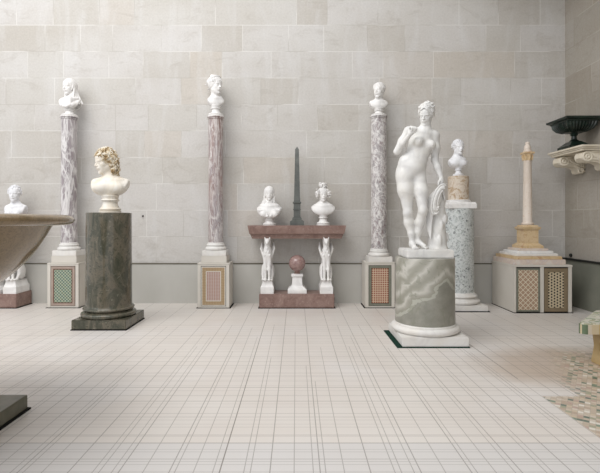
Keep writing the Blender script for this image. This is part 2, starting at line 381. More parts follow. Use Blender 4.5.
class MB:
    def __init__(s): s.b = bmesh.new()
    def box(s, x0, x1, y0, y1, z0, z1, bev=0.0):
        t = bmesh.new()
        bmesh.ops.create_cube(t, size=1)
        for v in t.verts:
            v.co = Vector(((x0+x1)/2+v.co.x*(x1-x0), (y0+y1)/2+v.co.y*(y1-y0), (z0+z1)/2+v.co.z*(z1-z0)))
        if bev: bmesh.ops.bevel(t, geom=t.edges[:], offset=bev, segments=2, affect='EDGES')
        s.add(t); return s
    def add(s, t):
        me = bpy.data.meshes.new('tmp'); t.to_mesh(me); t.free(); s.b.from_mesh(me); bpy.data.meshes.remove(me)
    def lathe(s, prof, seg=64, c=(0,0)):
        rings = []
        for r, z in prof:
            if r < 1e-5: rings.append([s.b.verts.new((c[0], c[1], z))])
            else: rings.append([s.b.verts.new((c[0]+r*math.cos(2*PI*i/seg), c[1]+r*math.sin(2*PI*i/seg), z)) for i in range(seg)])
        for a, b in zip(rings, rings[1:]):
            for i in range(seg):
                j = (i+1) % seg
                if len(a) == 1 and len(b) == 1: continue
                if len(a) == 1: s.b.faces.new((a[0], b[j], b[i]))
                elif len(b) == 1: s.b.faces.new((a[i], a[j], b[0]))
                else: s.b.faces.new((a[i], a[j], b[j], b[i]))
        if len(rings[0]) > 1: s.b.faces.new(rings[0][::-1])
        if len(rings[-1]) > 1: s.b.faces.new(rings[-1])
        return s
    def sq(s, prof, c=(0,0)):
        """stack of rectangles (hx, hy, z)"""
        rings = []
        for hx, hy, z in prof:
            rings.append([s.b.verts.new((c[0]+a*hx, c[1]+b*hy, z)) for a, b in ((-1,-1),(1,-1),(1,1),(-1,1))])
        for a, b in zip(rings, rings[1:]):
            for i in range(4):
                j = (i+1) % 4; s.b.faces.new((a[i], a[j], b[j], b[i]))
        s.b.faces.new(rings[0][::-1]); s.b.faces.new(rings[-1])
        return s
    def prism(s, pts, axis, a, b):
        """polygon pts (u,v) extruded along axis from a to b"""
        def P(u, v, w): return {'x': (w,u,v), 'y': (u,w,v), 'z': (u,v,w)}[axis]
        lo = [s.b.verts.new(P(u,v,a)) for u, v in pts]; hi = [s.b.verts.new(P(u,v,b)) for u, v in pts]
        k = len(pts)
        for i in range(k):
            j = (i+1) % k; s.b.faces.new((lo[i], lo[j], hi[j], hi[i]))
        s.b.faces.new(lo[::-1]); s.b.faces.new(hi)
        return s
    def tube(s, pts, r, seg=8):
        pts = [Vector(p) for p in pts]; rings = []
        for i, p in enumerate(pts):
            d = (pts[min(i+1, len(pts)-1)]-pts[max(i-1, 0)]).normalized()
            u = d.orthogonal().normalized() if i == 0 else (u - d*u.dot(d)).normalized()
            v = d.cross(u); rr = r[i] if isinstance(r, (list, tuple)) else r
            rings.append([s.b.verts.new(p+u*rr*math.cos(2*PI*k/seg)+v*rr*math.sin(2*PI*k/seg)) for k in range(seg)])
        for a, b in zip(rings, rings[1:]):
            for i in range(seg):
                j = (i+1) % seg; s.b.faces.new((a[i], a[j], b[j], b[i]))
        s.b.faces.new(rings[0][::-1]); s.b.faces.new(rings[-1])
        return s
    def obj(s, name, mat, parent=None, loc=(0,0,0), label=None, sharp=35, bevel=0.0):
        if bevel: bmesh.ops.bevel(s.b, geom=s.b.edges[:], offset=bevel, segments=2, affect='EDGES')
        bmesh.ops.recalc_face_normals(s.b, faces=s.b.faces[:])
        me = bpy.data.meshes.new(name); s.b.to_mesh(me); s.b.free()
        return finish(name, me, mat, parent, loc, sharp, label)

def arc(r, z0, z1, bulge, n=8):
    """torus-like half round between heights z0 and z1 standing out from r"""
    return [(r+bulge*math.sin(PI*i/n), z0+(z1-z0)*(1-math.cos(PI*i/n))/2) for i in range(n+1)]

def structure(o): o['kind'] = 'structure'; return o

# ------------------------------------------------------------------ sculpting in a distance field
def rotm(yaw=0, pitch=0, roll=0):
    return np.array(Matrix.Rotation(yaw, 3, 'Z') @ Matrix.Rotation(pitch, 3, 'X') @ Matrix.Rotation(roll, 3, 'Y'))

class Frame:
    def __init__(s, o=(0,0,0), R=None, k=1.0):
        s.o = np.array(o, float); s.R = np.eye(3) if R is None else R; s.k = k
    def p(s, c): return s.o + s.R @ (np.array(c, float)*s.k)
ID = Frame()

class Sculpt:
    def __init__(s, lo, hi, vox, mg=.02):
        s.mg = mg
        s.lo = np.array(lo, float); s.v = vox
        s.n = np.ceil((np.array(hi)-s.lo)/vox).astype(int)+1
        s.ax = [(s.lo[i]+vox*np.arange(s.n[i])).astype(np.float32) for i in range(3)]
        s.F = np.ones(s.n, np.float32)
    def _blk(s, a, b):
        i0 = np.clip(np.floor((a-s.lo)/s.v).astype(int), 0, s.n); i1 = np.clip(np.ceil((b-s.lo)/s.v).astype(int)+1, 0, s.n)
        if np.any(i1 <= i0): return None
        sl = tuple(slice(i0[k], i1[k]) for k in range(3))
        return sl, np.meshgrid(*[s.ax[k][sl[k]] for k in range(3)], indexing='ij', sparse=True)
    def _op(s, sl, d, op, k):
        F = s.F[sl]
        if op == 'add':
            if k > 0:
                h = np.maximum(k-np.abs(F-d), 0)/k; s.F[sl] = np.minimum(F, d)-h*h*k*0.25
            else: s.F[sl] = np.minimum(F, d)
        else:
            d = -d
            if k > 0:
                h = np.maximum(k-np.abs(F-d), 0)/k; s.F[sl] = np.maximum(F, d)+h*h*k*0.25
            else: s.F[sl] = np.maximum(F, d)
    def ell(s, c, r, fr=ID, R=None, op='add', k=0.0):
        C = fr.p(c); r = np.array(r, float)*fr.k; k *= fr.k
        R = fr.R if R is None else fr.R @ R
        e = np.sqrt(((R*r)**2).sum(1))+max(1.6*k, s.mg)+3*s.v
        q = s._blk(C-e, C+e)
        if q is None: return
        sl, (X, Y, Z) = q; X = X-C[0]; Y = Y-C[1]; Z = Z-C[2]
        k0 = 0; k1 = 0
        for i in range(3):
            u = X*R[0,i]+Y*R[1,i]+Z*R[2,i]
            k0 = k0+(u/r[i])**2; k1 = k1+(u/(r[i]*r[i]))**2
        k0 = np.sqrt(k0); k1 = np.sqrt(k1)+1e-6
        s._op(sl, (k0*(k0-1)/k1).astype(np.float32), op, k)
    def cone(s, a, b, ra, rb, fr=ID, op='add', k=0.0):
        A = fr.p(a); B = fr.p(b); ra *= fr.k; rb *= fr.k; k *= fr.k
        m = max(ra, rb)+max(1.6*k, s.mg)+3*s.v
        q = s._blk(np.minimum(A, B)-m, np.maximum(A, B)+m)
        if q is None: return
        sl, (X, Y, Z) = q; d = B-A; L = max(float(d@d), 1e-9)
        X = X-A[0]; Y = Y-A[1]; Z = Z-A[2]
        h = np.clip((X*d[0]+Y*d[1]+Z*d[2])/L, 0, 1)
        D = np.sqrt((X-d[0]*h)**2+(Y-d[1]*h)**2+(Z-d[2]*h)**2)-(ra+(rb-ra)*h)
        s._op(sl, D.astype(np.float32), op, k)
    def chain(s, pts, rs, fr=ID, op='add', k=0.0):
        for i in range(len(pts)-1): s.cone(pts[i], pts[i+1], rs[i], rs[i+1], fr, op, k)
    def tor(s, c, R1, r2, fr=ID, R=None, k=0.0):
        C = fr.p(c); R1 *= fr.k; r2 *= fr.k; k *= fr.k
        R = fr.R if R is None else fr.R @ R
        m = R1+r2+k+3*s.v; q = s._blk(C-m, C+m)
        if q is None: return
        sl, (X, Y, Z) = q; X = X-C[0]; Y = Y-C[1]; Z = Z-C[2]
        u = [X*R[0,i]+Y*R[1,i]+Z*R[2,i] for i in range(3)]
        s._op(sl, (np.sqrt((np.sqrt(u[0]**2+u[1]**2)-R1)**2+u[2]**2)-r2).astype(np.float32), 'add', k)
    def clip(s, fn, k=0.0):
        """intersect the whole field with fn(X,Y,Z)<0"""
        X, Y, Z = np.meshgrid(*s.ax, indexing='ij', sparse=True)
        sl = tuple(slice(0, q) for q in s.n)
        s._op(sl, (-fn(X, Y, Z)+0*s.F).astype(np.float32), 'sub', k)
    def obj(s, name, mat, parent=None, loc=(0,0,0), label=None, smooth_it=1):
        F = s.F; F[0], F[-1] = 1, 1; F[:, 0], F[:, -1] = 1, 1; F[:, :, 0], F[:, :, -1] = 1, 1
        ins = F < 0; nx, ny, nz = F.shape
        cnt = np.zeros((nx-1, ny-1, nz-1), np.int8)
        for i in (0,1):
            for j in (0,1):
                for l in (0,1): cnt += ins[i:nx-1+i, j:ny-1+j, l:nz-1+l]
        act = (cnt > 0) & (cnt < 8); cells = np.argwhere(act)
        idx = -np.ones(act.shape, np.int64); idx[act] = np.arange(len(cells))
        P = np.zeros((len(cells), 3)); W = np.zeros(len(cells))
        cor = [(i,j,l) for i in (0,1) for j in (0,1) for l in (0,1)]
        for a in cor:
            for d in range(3):
                if a[d]: continue
                b = list(a); b[d] = 1
                fa = F[cells[:,0]+a[0], cells[:,1]+a[1], cells[:,2]+a[2]]; fb = F[cells[:,0]+b[0], cells[:,1]+b[1], cells[:,2]+b[2]]
                cr = (fa < 0) != (fb < 0)
                t = np.where(cr, fa/np.where(cr, fa-fb, 1), 0)
                q = np.tile(np.array(a, float), (len(cells), 1)); q[:, d] = t
                P[cr] += q[cr]; W[cr] += 1
        V = s.lo+(cells+P/W[:, None])*s.v
        quads = []
        for d in range(3):
            sl0 = [slice(None)]*3; sl1 = [slice(None)]*3; sl0[d] = slice(0, -1); sl1[d] = slice(1, None)
            A = ins[tuple(sl0)]; B = ins[tuple(sl1)]; e = np.argwhere(A != B)
            o1, o2 = [(1,2),(2,0),(0,1)][d]
            ok = (e[:, o1] > 0) & (e[:, o2] > 0) & (e[:, o1] < s.n[o1]-1) & (e[:, o2] < s.n[o2]-1); e = e[ok]
            def g(a, b):
                c = e.copy(); c[:, o1] -= a; c[:, o2] -= b; return idx[c[:,0], c[:,1], c[:,2]]
            Q = np.stack([g(1,1), g(0,1), g(0,0), g(1,0)], 1)
            flip = ~A[e[:,0], e[:,1], e[:,2]]; Q[flip] = Q[flip][:, ::-1]; quads.append(Q)
        Q = np.concatenate(quads)
        for _ in range(smooth_it):
            acc = np.zeros_like(V); c2 = np.zeros(len(V))
            for a in range(4):
                b = (a+1) % 4
                np.add.at(acc, Q[:, a], V[Q[:, b]]); np.add.at(acc, Q[:, b], V[Q[:, a]])
                np.add.at(c2, Q[:, a], 1); np.add.at(c2, Q[:, b], 1)
            V = V*0.5+0.5*acc/np.maximum(c2, 1)[:, None]
        me = bpy.data.meshes.new(name)
        me.vertices.add(len(V)); me.vertices.foreach_set('co', V.astype(np.float32).ravel())
        me.loops.add(len(Q)*4); me.loops.foreach_set('vertex_index', Q.astype(np.int32).ravel())
        me.polygons.add(len(Q)); me.polygons.foreach_set('loop_start', np.arange(0, len(Q)*4, 4, dtype=np.int32))
        me.update(calc_edges=True)
        return finish(name, me, mat, parent, loc, 0, label)

def head(S, fr, ears=True, long_neck=0.85, neck_to=None, sex='f'):
    """face looks to -y of fr; unit = head height, origin at its middle"""
    S.ell((0, .07, .14), (.305, .385, .36), fr)
    S.ell((0, -.10, -.12), (.25, .26, .37), fr, k=.1)
    jw = .075 if sex == 'm' else .06
    for s in (-1, 1):
        S.cone((s*.19, .0, -.22), (s*.05, -.22, -.41), jw, .065, fr, k=.09)
        S.ell((s*.16, -.20, -.10), (.07, .07, .07), fr, k=.08)
    S.ell((0, -.27, -.42), (.075, .065, .06), fr, k=.05)
    S.ell((0, -.24, .17), (.2, .1, .15), fr, k=.12)
    S.ell((0, -.305, .05), (.19, .05, .03), fr, k=.06)
    for s in (-1, 1):
        S.ell((s*.11, -.405, -.03), (.075, .085, .045), fr, op='sub', k=.05)
        S.ell((s*.11, -.285, -.03), (.062, .055, .042), fr, k=.02)
        S.cone((s*.055, -.335, .0), (s*.155, -.29, -.005), .012, .010, fr, k=.015)
    S.cone((0, -.335, .03), (0, -.425, -.13), .026, .038, fr, k=.035)
    for s in (-1, 1): S.ell((s*.045, -.375, -.14), (.028, .035, .026), fr, k=.02)
    S.ell((0, -.33, -.24), (.10, .05, .06), fr, k=.05)
    S.ell((0, -.375, -.225), (.078, .03, .018), fr, k=.012)
    S.ell((0, -.365, -.272), (.062, .032, .022), fr, k=.012)
    S.ell((0, -.41, -.248), (.085, .03, .006), fr, op='sub', k=.008)
    S.ell((0, -.385, -.325), (.06, .03, .02), fr, op='sub', k=.03)
    if ears:
        for s in (-1, 1):
            S.ell((s*.295, .02, -.04), (.03, .065, .10), fr, k=.02)
            S.ell((s*.325, .0, -.03), (.02, .03, .055), fr, op='sub', k=.01)

def cap(S, fr, grow=1.0, front=-.42, low=-.16):
    S.ell((0, .09, .14), (.358*grow, .425*grow, .40*grow), fr)
    S.ell((0, front-.06, -.14), (.25, .42, .36), fr, op='sub', k=.03)
    S.ell((0, .05, -.62), (.6, .6, .42), fr, op='sub', k=.05)

def on_cap(rng, th0, th1, ph0, ph1, r=(.375, .44, .415), c=(0, .09, .14)):
    th = rng.uniform(th0, th1); ph = rng.uniform(ph0, ph1)      # th about z from the front, ph elevation
    return (c[0]+r[0]*math.sin(th)*math.cos(ph), c[1]-r[1]*math.cos(th)*math.cos(ph), c[2]+r[2]*math.sin(ph))

def wavy_locks(S, fr, count, rng, r=.03, fallz=.16, start=(-2.9, 2.9)):
    for i in range(count):
        th = start[0]+(start[1]-start[0])*i/(count-1)
        pts = []
        for j in range(6):
            ph = 1.35-j*.26; t2 = th+.07*math.sin(j*1.7+i)
            pts.append((.372*math.sin(t2)*math.cos(ph), .09-.435*math.cos(t2)*math.cos(ph), .14+.412*math.sin(ph)))
        S.chain(pts, [r*.8]+[r*1.15]*4+[r*.9], fr, k=.003)

def hair(style, fr, lo, hi, vox, rng):
    c0 = np.array(fr.o); S = Sculpt(np.maximum(lo, c0-.75*fr.k), c0+.95*fr.k, vox*.72)
    if style == 'short':
        cap(S, fr, .985)
        for i in range(170):
            p = on_cap(rng, -PI, PI, -.35, 1.5)
            if p[1] < -.22 and p[2] < .26: continue
            S.ell(p, (.05, .022, .035), fr, R=rotm(rng.uniform(0, 3), rng.uniform(-1, 1), rng.uniform(-1, 1)), k=.01)
        for i in range(9): S.ell((-.2+.05*i, -.27+.015*abs(i-4), .27), (.026, .03, .055), fr, k=.012)
    elif style == 'band':
        cap(S, fr, 1.0); wavy_locks(S, fr, 26, rng)
        S.tor((0, .09, .28), .375, .03, fr, R=rotm(0, -.35, 0), k=.01)
        S.ell((0, .52, .05), (.12, .1, .12), fr, k=.03)
    elif style == 'updo':
        cap(S, fr, 1.0); wavy_locks(S, fr, 24, rng)
        S.tor((0, .06, .35), .31, .04, fr, R=rotm(0, -.5, 0), k=.01)
        S.ell((0, .50, .30), (.20, .20, .19), fr, k=.04)
        for i in range(18): S.tor((rng.gauss(0,.11), .54+rng.gauss(0,.09), .31+rng.gauss(0,.11)), .05, .02, fr, R=rotm(rng.uniform(0,3), rng.uniform(0,3), 0), k=.01)
        S.cone((.0, -.02, .50), (0, .34, .60), .10, .10, fr, k=.05)
    elif style == 'curly_long':
        cap(S, fr, 1.02)
        S.ell((0, .22, -.12), (.33, .27, .42), fr, k=.1)
        S.ell((.0, .28, -.38), (.24, .2, .25), fr, k=.1)
        for i in range(360):
            if i < 210:
                p = on_cap(rng, -PI, PI, -.2, 1.5, (.37, .44, .42))
                if p[1] < -.14 and p[2] < .22 and abs(p[0]) < .27: continue
            else:
                th = rng.uniform(1.15, 5.13); zz = rng.uniform(-.62, .1)
                rr = .36 if zz > -.4 else .30
                p = (rr*math.sin(th), .16-(rr*.98)*math.cos(th), zz)
            S.tor(p, rng.uniform(.035, .055), rng.uniform(.018, .026), fr, R=rotm(rng.uniform(0,3), rng.uniform(0,3), rng.uniform(0,3)), k=.008)
        for i in range(9):
            S.tor((-.26+.065*i, -.31+.02*abs(i-4), .30+rng.uniform(-.02,.04)), .05, .024, fr, R=rotm(rng.uniform(-1,1), rng.uniform(.8,2.2), 0), k=.008)
    elif style == 'topknot':
        cap(S, fr, 1.0); wavy_locks(S, fr, 22, rng, .026)
        for s in (-1, 1):
            S.ell((s*.38, -.02, .10), (.14, .22, .20), fr, k=.06)
            for i in range(60):
                a = rng.uniform(0, 2*PI)
                S.tor((s*(.42+rng.gauss(0,.06)), -.08+rng.gauss(0,.10), .08+rng.gauss(0,.11)), .05, .026, fr, R=rotm(a, rng.uniform(0,3), 0), k=.008)
        for i in range(15):
            x = -.32+.046*i; S.tor((x, -.27+abs(x)*.3, .34+.02*math.sin(i*2.1)), .05, .026, fr, R=rotm(0, 1.2, 0), k=.008)
        S.cone((0, .05, .45), (0, .03, .72), .20, .18, fr, k=.04)
        for i in range(60):
            a = rng.uniform(0, 2*PI); S.tor((.23*math.cos(a), .05+.2*math.sin(a), rng.uniform(.56,.84)), .06, .03, fr, R=rotm(a, rng.uniform(0,3), 0), k=.01)
    elif style == 'venus':
        cap(S, fr, 1.0, front=-.46); wavy_locks(S, fr, 26, rng, .036, start=(-5.2+.0, -1.08))
        for s_ in (-1, 1):
            for j in range(5):
                S.chain([(s_*.02, -.31+.03*j, .40+.035*j), (s_*.14, -.31+.04*j, .32+.035*j), (s_*.25, -.22+.05*j, .19+.03*j), (s_*.325, -.10+.06*j, .04+.03*j), (s_*.34, .04+.05*j, -.08+.02*j)], [.034,.040,.042,.040,.034], fr, k=.003)
        for i in range(3): S.tor((0, .09+.03*i, .34+.085*i), .34-.045*i, .038, fr, R=rotm(0, -.28, 0), k=.012)
        for i in range(60):
            p = on_cap(rng, -PI, PI, .55, 1.5, (.40, .44, .44)); S.tor(p, .06, .03, fr, R=rotm(rng.uniform(0,3), rng.uniform(0,3), 0), k=.01)
        S.ell((.08, .12, .54), (.20, .20, .10), fr, k=.05)
        for i in range(22): S.tor((.08+rng.gauss(0,.09), .10+rng.gauss(0,.08), .58+rng.gauss(0,.03)), .055, .028, fr, R=rotm(rng.uniform(0,3), rng.uniform(0,3), 0), k=.01)
        S.ell((0, .5, .05), (.15, .13, .15), fr, k=.05)
    return S

def veil(fr, lo, hi, vox, w, drop, H, side=0):
    S = Sculpt(lo, hi, vox)
    S.ell((0, .10, .12), (.39, .45, .44), fr)
    S.ell((0, .25, -.35), (.36, .26, .45), fr, k=.1)
    for s in (-1, 1):
        if side and s != side:
            S.cone((s*.31, .1, .05), (s*.24, .2, -.55), .07, .06, fr, k=.08); continue
        for j in range(4):
            S.chain([(s*(.34-.03*j), .0+.10*j, .15), (s*(.36-.02*j), -.02+.1*j, -.25), (s*(.34+.04*j), -.08+.12*j, -.62), (s*(.42+.07*j), -.10+.14*j, -.95)], [.055,.06,.065,.06], fr, k=.03)
    S.ell((0, -.46, -.08), (.30, .46, .47), fr, op='sub', k=.03)
    S.tor((0, -.09, .03), .35, .03, fr, R=rotm(0, PI/2-.15, 0), k=.02)
    for j in range(4):
        S.chain([(-.30, .02+.02*j, -.38-.07*j), (-.10, -.16, -.62-.07*j), (.14, -.14, -.56-.06*j), (.32, .02, -.30-.09*j)], [.07,.075,.075,.07], fr, k=.03)
    return S

def bust(loc, name, label, hH, crown, chin_drop, w, socle_h, socle_r, yaw=0, tilt=0, body_yaw=0, style='short', sex='f', mat='white_marble',
         hairmat=None, drape=None, vox=.0045, seed=1, pads=None, square=False, group=None, hairlabel=None, side=0, cut='round', rimmat=None, hx=0, chest=1.0, slope=False, sw=.46, ex0=2.3, slant=0):
    """crown: height of the bare crown above the base, chin_drop: chin to lower edge of the chest"""
    rng = random.Random(seed)
    t = thing(name, label, 'bust', loc, 0, group)
    zc = crown-hH/2; chin = crown-hH; zb = chin-chin_drop
    fr = Frame((hx, -.01, zc), rotm(yaw, tilt, 0), hH)
    lo = (-w*.75-.05, -.30*max(1, w/.35), zb-.05); hi = (w*.75+.05, .30*max(1, w/.35), crown+.42*hH)
    S = Sculpt(lo, hi, vox, .09)
    # chest, cut to a bust
    B = Frame((0, 0, 0), rotm(body_yaw, 0, 0), 1.0)
    cd = chin_drop
    S.ell((0, .03, zb+cd*(.28 if slope else .36)), (w*(.50 if slope else .54), w*.30, cd*.46), B)
    for s in (-1, 1):
        if slope:
            S.cone((0, .045, zb+cd*.76), (s*w*.37, .04, zb+cd*.40), w*.12, w*.14, B, k=.08)
            S.ell((s*w*.38, .03, zb+cd*.32), (w*.14, w*.17, cd*.24), B, k=.03)
        else:
            S.cone((0, .045, zb+cd*.72), (s*w*.40, .04, zb+cd*.56), w*.10, w*.13, B, k=.05)
            S.ell((s*w*.40, .03, zb+cd*.42), (w*.14, w*.17, cd*.36), B, k=.03)
        if sex == 'm': S.ell((s*w*.2, -w*.19, zb+cd*.38), (w*.19, w*.10, cd*.22), B, k=.03)
        elif chest: S.ell((s*w*.21, -w*.20, zb+cd*.24), (w*.15, w*.12, cd*.20), B, k=.04)
        S.cone((s*w*.05, -w*.17, zb+cd*.68), (s*w*.34, -w*.06, zb+cd*.74), .007, .007, B, k=.025)
    S.ell((0, .025, zb+cd*.52), (w*.36, w*.235, cd*.40), B, k=.07)
    nr = .215*hH if sex == 'f' else .245*hH
    S.cone((0, .045, zb+cd*.66), tuple(fr.p((0, .08, -.25))), nr*1.15, nr, k=.05)
    for s in (-1, 1): S.cone((s*.01, -.01, zb+cd*.74), tuple(fr.p((s*.2, .05, -.22))), .010, .012, k=.03)
    cb, sb = math.cos(-body_yaw), math.sin(-body_yaw)
    Rz = cd*(.74 if cut == 'round' else .5)
    def cutf(X, Y, Z):
        x = X*cb-Y*sb
        ax_ = np.abs(x)/(w*.5); az = np.clip((zb+Rz-(Z-slant*np.maximum(x-.05, 0)))/Rz, 0, 10)
        ex = ex0 if cut == 'round' else 1.5
        return ((ax_**ex+az**ex)**(1/ex)-1)*min(w*.5, Rz) + np.where(Z > chin-.02, -1.0, 0.0)
    S.clip(cutf, .010)
    head(S, fr, ears=style in ('short', 'band', 'updo'), sex=sex)
    # inner spine of the bust down to the socle
    S.cone((0, .04, zb+cd*.3), (0, .02, zb+.01), .05, socle_r*.42, k=.02)
    S.obj('figure', mat, t)
    if style == 'veil':
        V = veil(fr, lo, hi, vox, w, chin_drop, hH, side); V.clip(lambda X, Y, Z: (zb+chin_drop*.25-Z), .01)
        V.obj('veil', mat, t)
    elif style:
        hair(style, fr, lo, hi, vox, rng).obj('hair', hairmat or mat, t, label=hairlabel)
    if drape:
        D = Sculpt(lo, hi, vox)
        if drape == 'diagonal':
            for j in range(7):
                a = -w*.47+j*.012; q = zb+chin_drop*(.62-.085*j)
                D.chain([(w*.42-.01*j, -.02, zb+chin_drop*(.78-.05*j)), (w*.18, -w*.22-.02, q+.02), (-w*.12, -w*.27-.012, q-.03), (a+.02, -w*.06, q-.02)], [.015,.018,.017,.013], B, k=.012)
        else:
            for s in (-1, 1):
                for j in range(6):
                    D.chain([(s*w*(.16+.055*j), .03, zb+chin_drop*(.84-.05*j)), (s*w*(.17+.045*j), -w*.20, zb+chin_drop*.45), (s*w*(.05+.05*j), -w*.29+.012*j, zb+chin_drop*.12)], [.016,.018,.014], B, k=.014)
        D.ell((0, .03, zb+cd*(.28 if slope else .34)), (w*(.51 if slope else .555), w*.31, cd*.46), B, k=.012)
        for s in (-1, 1): D.cone((s*w*.15, .04, zb+cd*.68), (s*w*.39, .03, zb+cd*(.38 if slope else .5)), w*.12, w*.13, B, k=.03)
        D.clip(cutf, .012)
        D.obj('drapery', mat, t)
    r = socle_r; h = socle_h+ (zb-socle_h) + .012
    MB().lathe([(r,0),(r,.12*h)]+arc(r*.82,.12*h,.28*h,r*.14)+[(r*(sw+.14),.32*h),(r*(sw+.04),.46*h),(r*sw,.62*h)]+arc(r*(sw+.02),.66*h,.78*h,r*.15)+[(r*(sw+.06),.82*h),(r*(sw+.14),.97*h),(r*(sw+.08),h)], 48).obj('socle', rimmat or mat, t)
    return t

# ------------------------------------------------------------------ the room
WY = 7.287; WX = 4.376
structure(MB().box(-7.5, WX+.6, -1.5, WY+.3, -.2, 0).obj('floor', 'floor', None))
structure(MB().box(-7.5, WX, WY, WY+.3, 0, 5.9).obj('wall_back', 'wall_back', None))
structure(MB().box(1.9, WX+.3, -1.5, WY+.3, 5.9, 6.1).box(-7.5, 1.9, 6.75, WY+.3, 5.9, 6.1).obj('shade_ceiling', 'dado', None))  # unseen partial ceiling, added to darken the right side and the wall top
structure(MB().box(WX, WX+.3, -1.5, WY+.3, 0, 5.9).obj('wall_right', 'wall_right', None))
structure(MB().box(-7.5, WX-.045, WY-.022, WY+.02, 0, .635).obj('baseboard_back', 'dado', None))
structure(MB().box(-7.5, WX-.045, WY-.032, WY+.02, .635, .650, .003).obj('trim_1', 'ledge', None))
structure(MB().box(WX-.045, WX+.02, -1.5, WY+.02, 0, .72).obj('baseboard_right', 'dado_shaded', None))
structure(MB().box(WX-.07, WX+.02, -1.5, WY+.02, .72, .745, .004).obj('trim_2', 'iron', None))

# ------------------------------------------------------------------ boxes with inlaid grilles and their columns
def grille_box(x0, x1, yf, h, label, kind, pad=True):
    w = x1-x0; d = 7.24-yf
    t = thing('grille_box', label, 'box', ((x0+x1)/2, (yf+7.24)/2, 0))
    hw, hd = w/2, d/2
    MB().box(-hw, hw, -hd+.02, hd, .006, h-.02).obj('body', 'box_paint', t)
    MB().box(-hw-.004, hw+.004, -hd-.004, hd, h-.02, h, .004).box(-hw, -hw+.05, -hd, -hd+.03, .006, h-.02, .003).box(hw-.05, hw, -hd, -hd+.03, .006, h-.02, .003).box(-hw+.05, hw-.05, -hd, -hd+.03, .006, .03, .003).box(-hw+.05, hw-.05, -hd, -hd+.03, h-.045, h-.02, .003).obj('face_frame', 'box_paint', t)
    MB().box(-hw-.02, hw+.02, -hd-.012, hd, 0, .006).obj('base_pad_or_shade', 'pad_or_shade_black', t)
    pw, z0, z1 = hw-.05, .03, h-.045
    MB().box(-pw, pw, -hd+.012, -hd+.022, z0, z1).obj('backing', 'recess_dark', t)
    def ring(a, b, c, e, t1, y0, y1, nm, mt, lb=None):
        MB().box(a, a+t1, y0, y1, c, e).box(b-t1, b, y0, y1, c, e).box(a+t1, b-t1, y0, y1, c, c+t1).box(a+t1, b-t1, y0, y1, e-t1, e).obj(nm, mt, t, label=lb)
    def panel(a, b, c, e, mt, lb, nm='grille'):
        MB().box(a, b, -.006, .006, c-(c+e)/2, e-(c+e)/2).obj(nm, mt, t, loc=(0, -hd+.006, (c+e)/2), label=lb)
    g = .008
    if kind == 'green':
        ring(-pw+g, pw-g, z0+g, z1-g, .035, -hd-.002, -hd+.012, 'grille_frame', 'pinkish_frame', 'dusty pink stone frame')
        ring(-pw+.043, pw-.043, z0+.043, z1-.043, .014, -hd-.001, -hd+.012, 'inner_border', 'dark_red_border', 'dark red border')
        panel(-pw+.057, pw-.057, z0+.057, z1-.057, 'green_inlay', 'green and cream chequered inlay')
    elif kind == 'rose':
        ring(-pw+g, pw-g, z0+g, z1-g, .014, -hd-.002, -hd+.012, 'grille_frame', 'white_fillet', 'white fillet')
        ring(-pw+.022, pw-.022, z0+.022, z1-.022, .055, -hd-.001, -hd+.012, 'inlay_border', 'tan_inlay', 'speckled tan border')
        ring(-pw+.077, pw-.077, z0+.077, z1-.077, .012, -hd-.002, -hd+.012, 'inner_border', 'white_fillet', 'white inner fillet')
        panel(-pw+.089, pw-.089, z0+.089, z1-.089, 'rose_inlay', 'rose and white striped inlay')
    elif kind == 'orange':
        ring(-pw+g, pw-g, z0+g, z1-g, .032, -hd-.002, -hd+.012, 'grille_frame', 'green_grey_frame', 'grey-green marble frame')
        ring(-pw+.040, pw-.040, z0+.040, z1-.040, .007, -hd-.001, -hd+.012, 'inner_border', 'recess_dark')
        panel(-pw+.047, pw-.047, z0+.047, z1-.047, 'orange_lattice', 'orange and cream square lattice')
    return t, d

def column(x, y, z, kind, r, hshaft, label, zt):
    t = thing('marble_column', label, 'column', (x, y, z))
    if kind:   # extra painted block below the base
        MB().box(-.195, .195, -.16, .16, 0, .105, .004).obj('painted_block', 'box_paint', t); b = .105
    else: b = 0
    MB().box(-.185, .185, -.155, .155, b, b+.085, .005).obj('plinth', 'socle_marble', t)
    p = b+.085
    MB().lathe([(.15, p)]+arc(.145, p, p+.05, .022)+[(.142, p+.06)]+arc(.128, p+.065, p+.095, .016)+[(r+.012, p+.10), (r+.008, p+.115), (r, p+.12)], 64).obj('base_molding', 'socle_marble', t)
    MB().lathe([(r, p+.12), (r*1.0, p+.5), (r*.97, zt-z-.04)]+arc(r*.97, zt-z-.04, zt-z-.018, .012, 6)+[(r*.97, zt-z-.018), (r*1.12, zt-z-.012), (r*1.12, zt-z)], 64).obj('shaft', {1:'purple_grey_marble', 2:'rose_brown_marble', 0:'swirled_grey_marble'}[hshaft], t)
    return t

grille_box(-3.815, -3.335, 6.87, .690, 'pale painted box with green and cream inlaid panel under the leftmost tall column', 'green')
grille_box(-1.505, -1.020, 6.85, .690, 'pale painted box with rose striped panel and tan border, left of the red console table', 'rose')
grille_box(1.064, 1.515, 6.87, .700, 'pale painted box with orange lattice panel in a grey-green frame under a swirled column', 'orange')
column(-3.57, 7.05, .690, True, .118, 1, 'tall slender purple-grey veined column carrying the veiled bust, leftmost of the tall columns', 2.965)
column(-1.262, 7.05, .690, True, .116, 2, 'tall slender rose-brown column with white streaks, just left of the red console table', 2.965)
column(1.302, 7.05, .700, False, .122, 0, 'tall slender grey column with swirling white veins, just right of the red console table', 2.975)

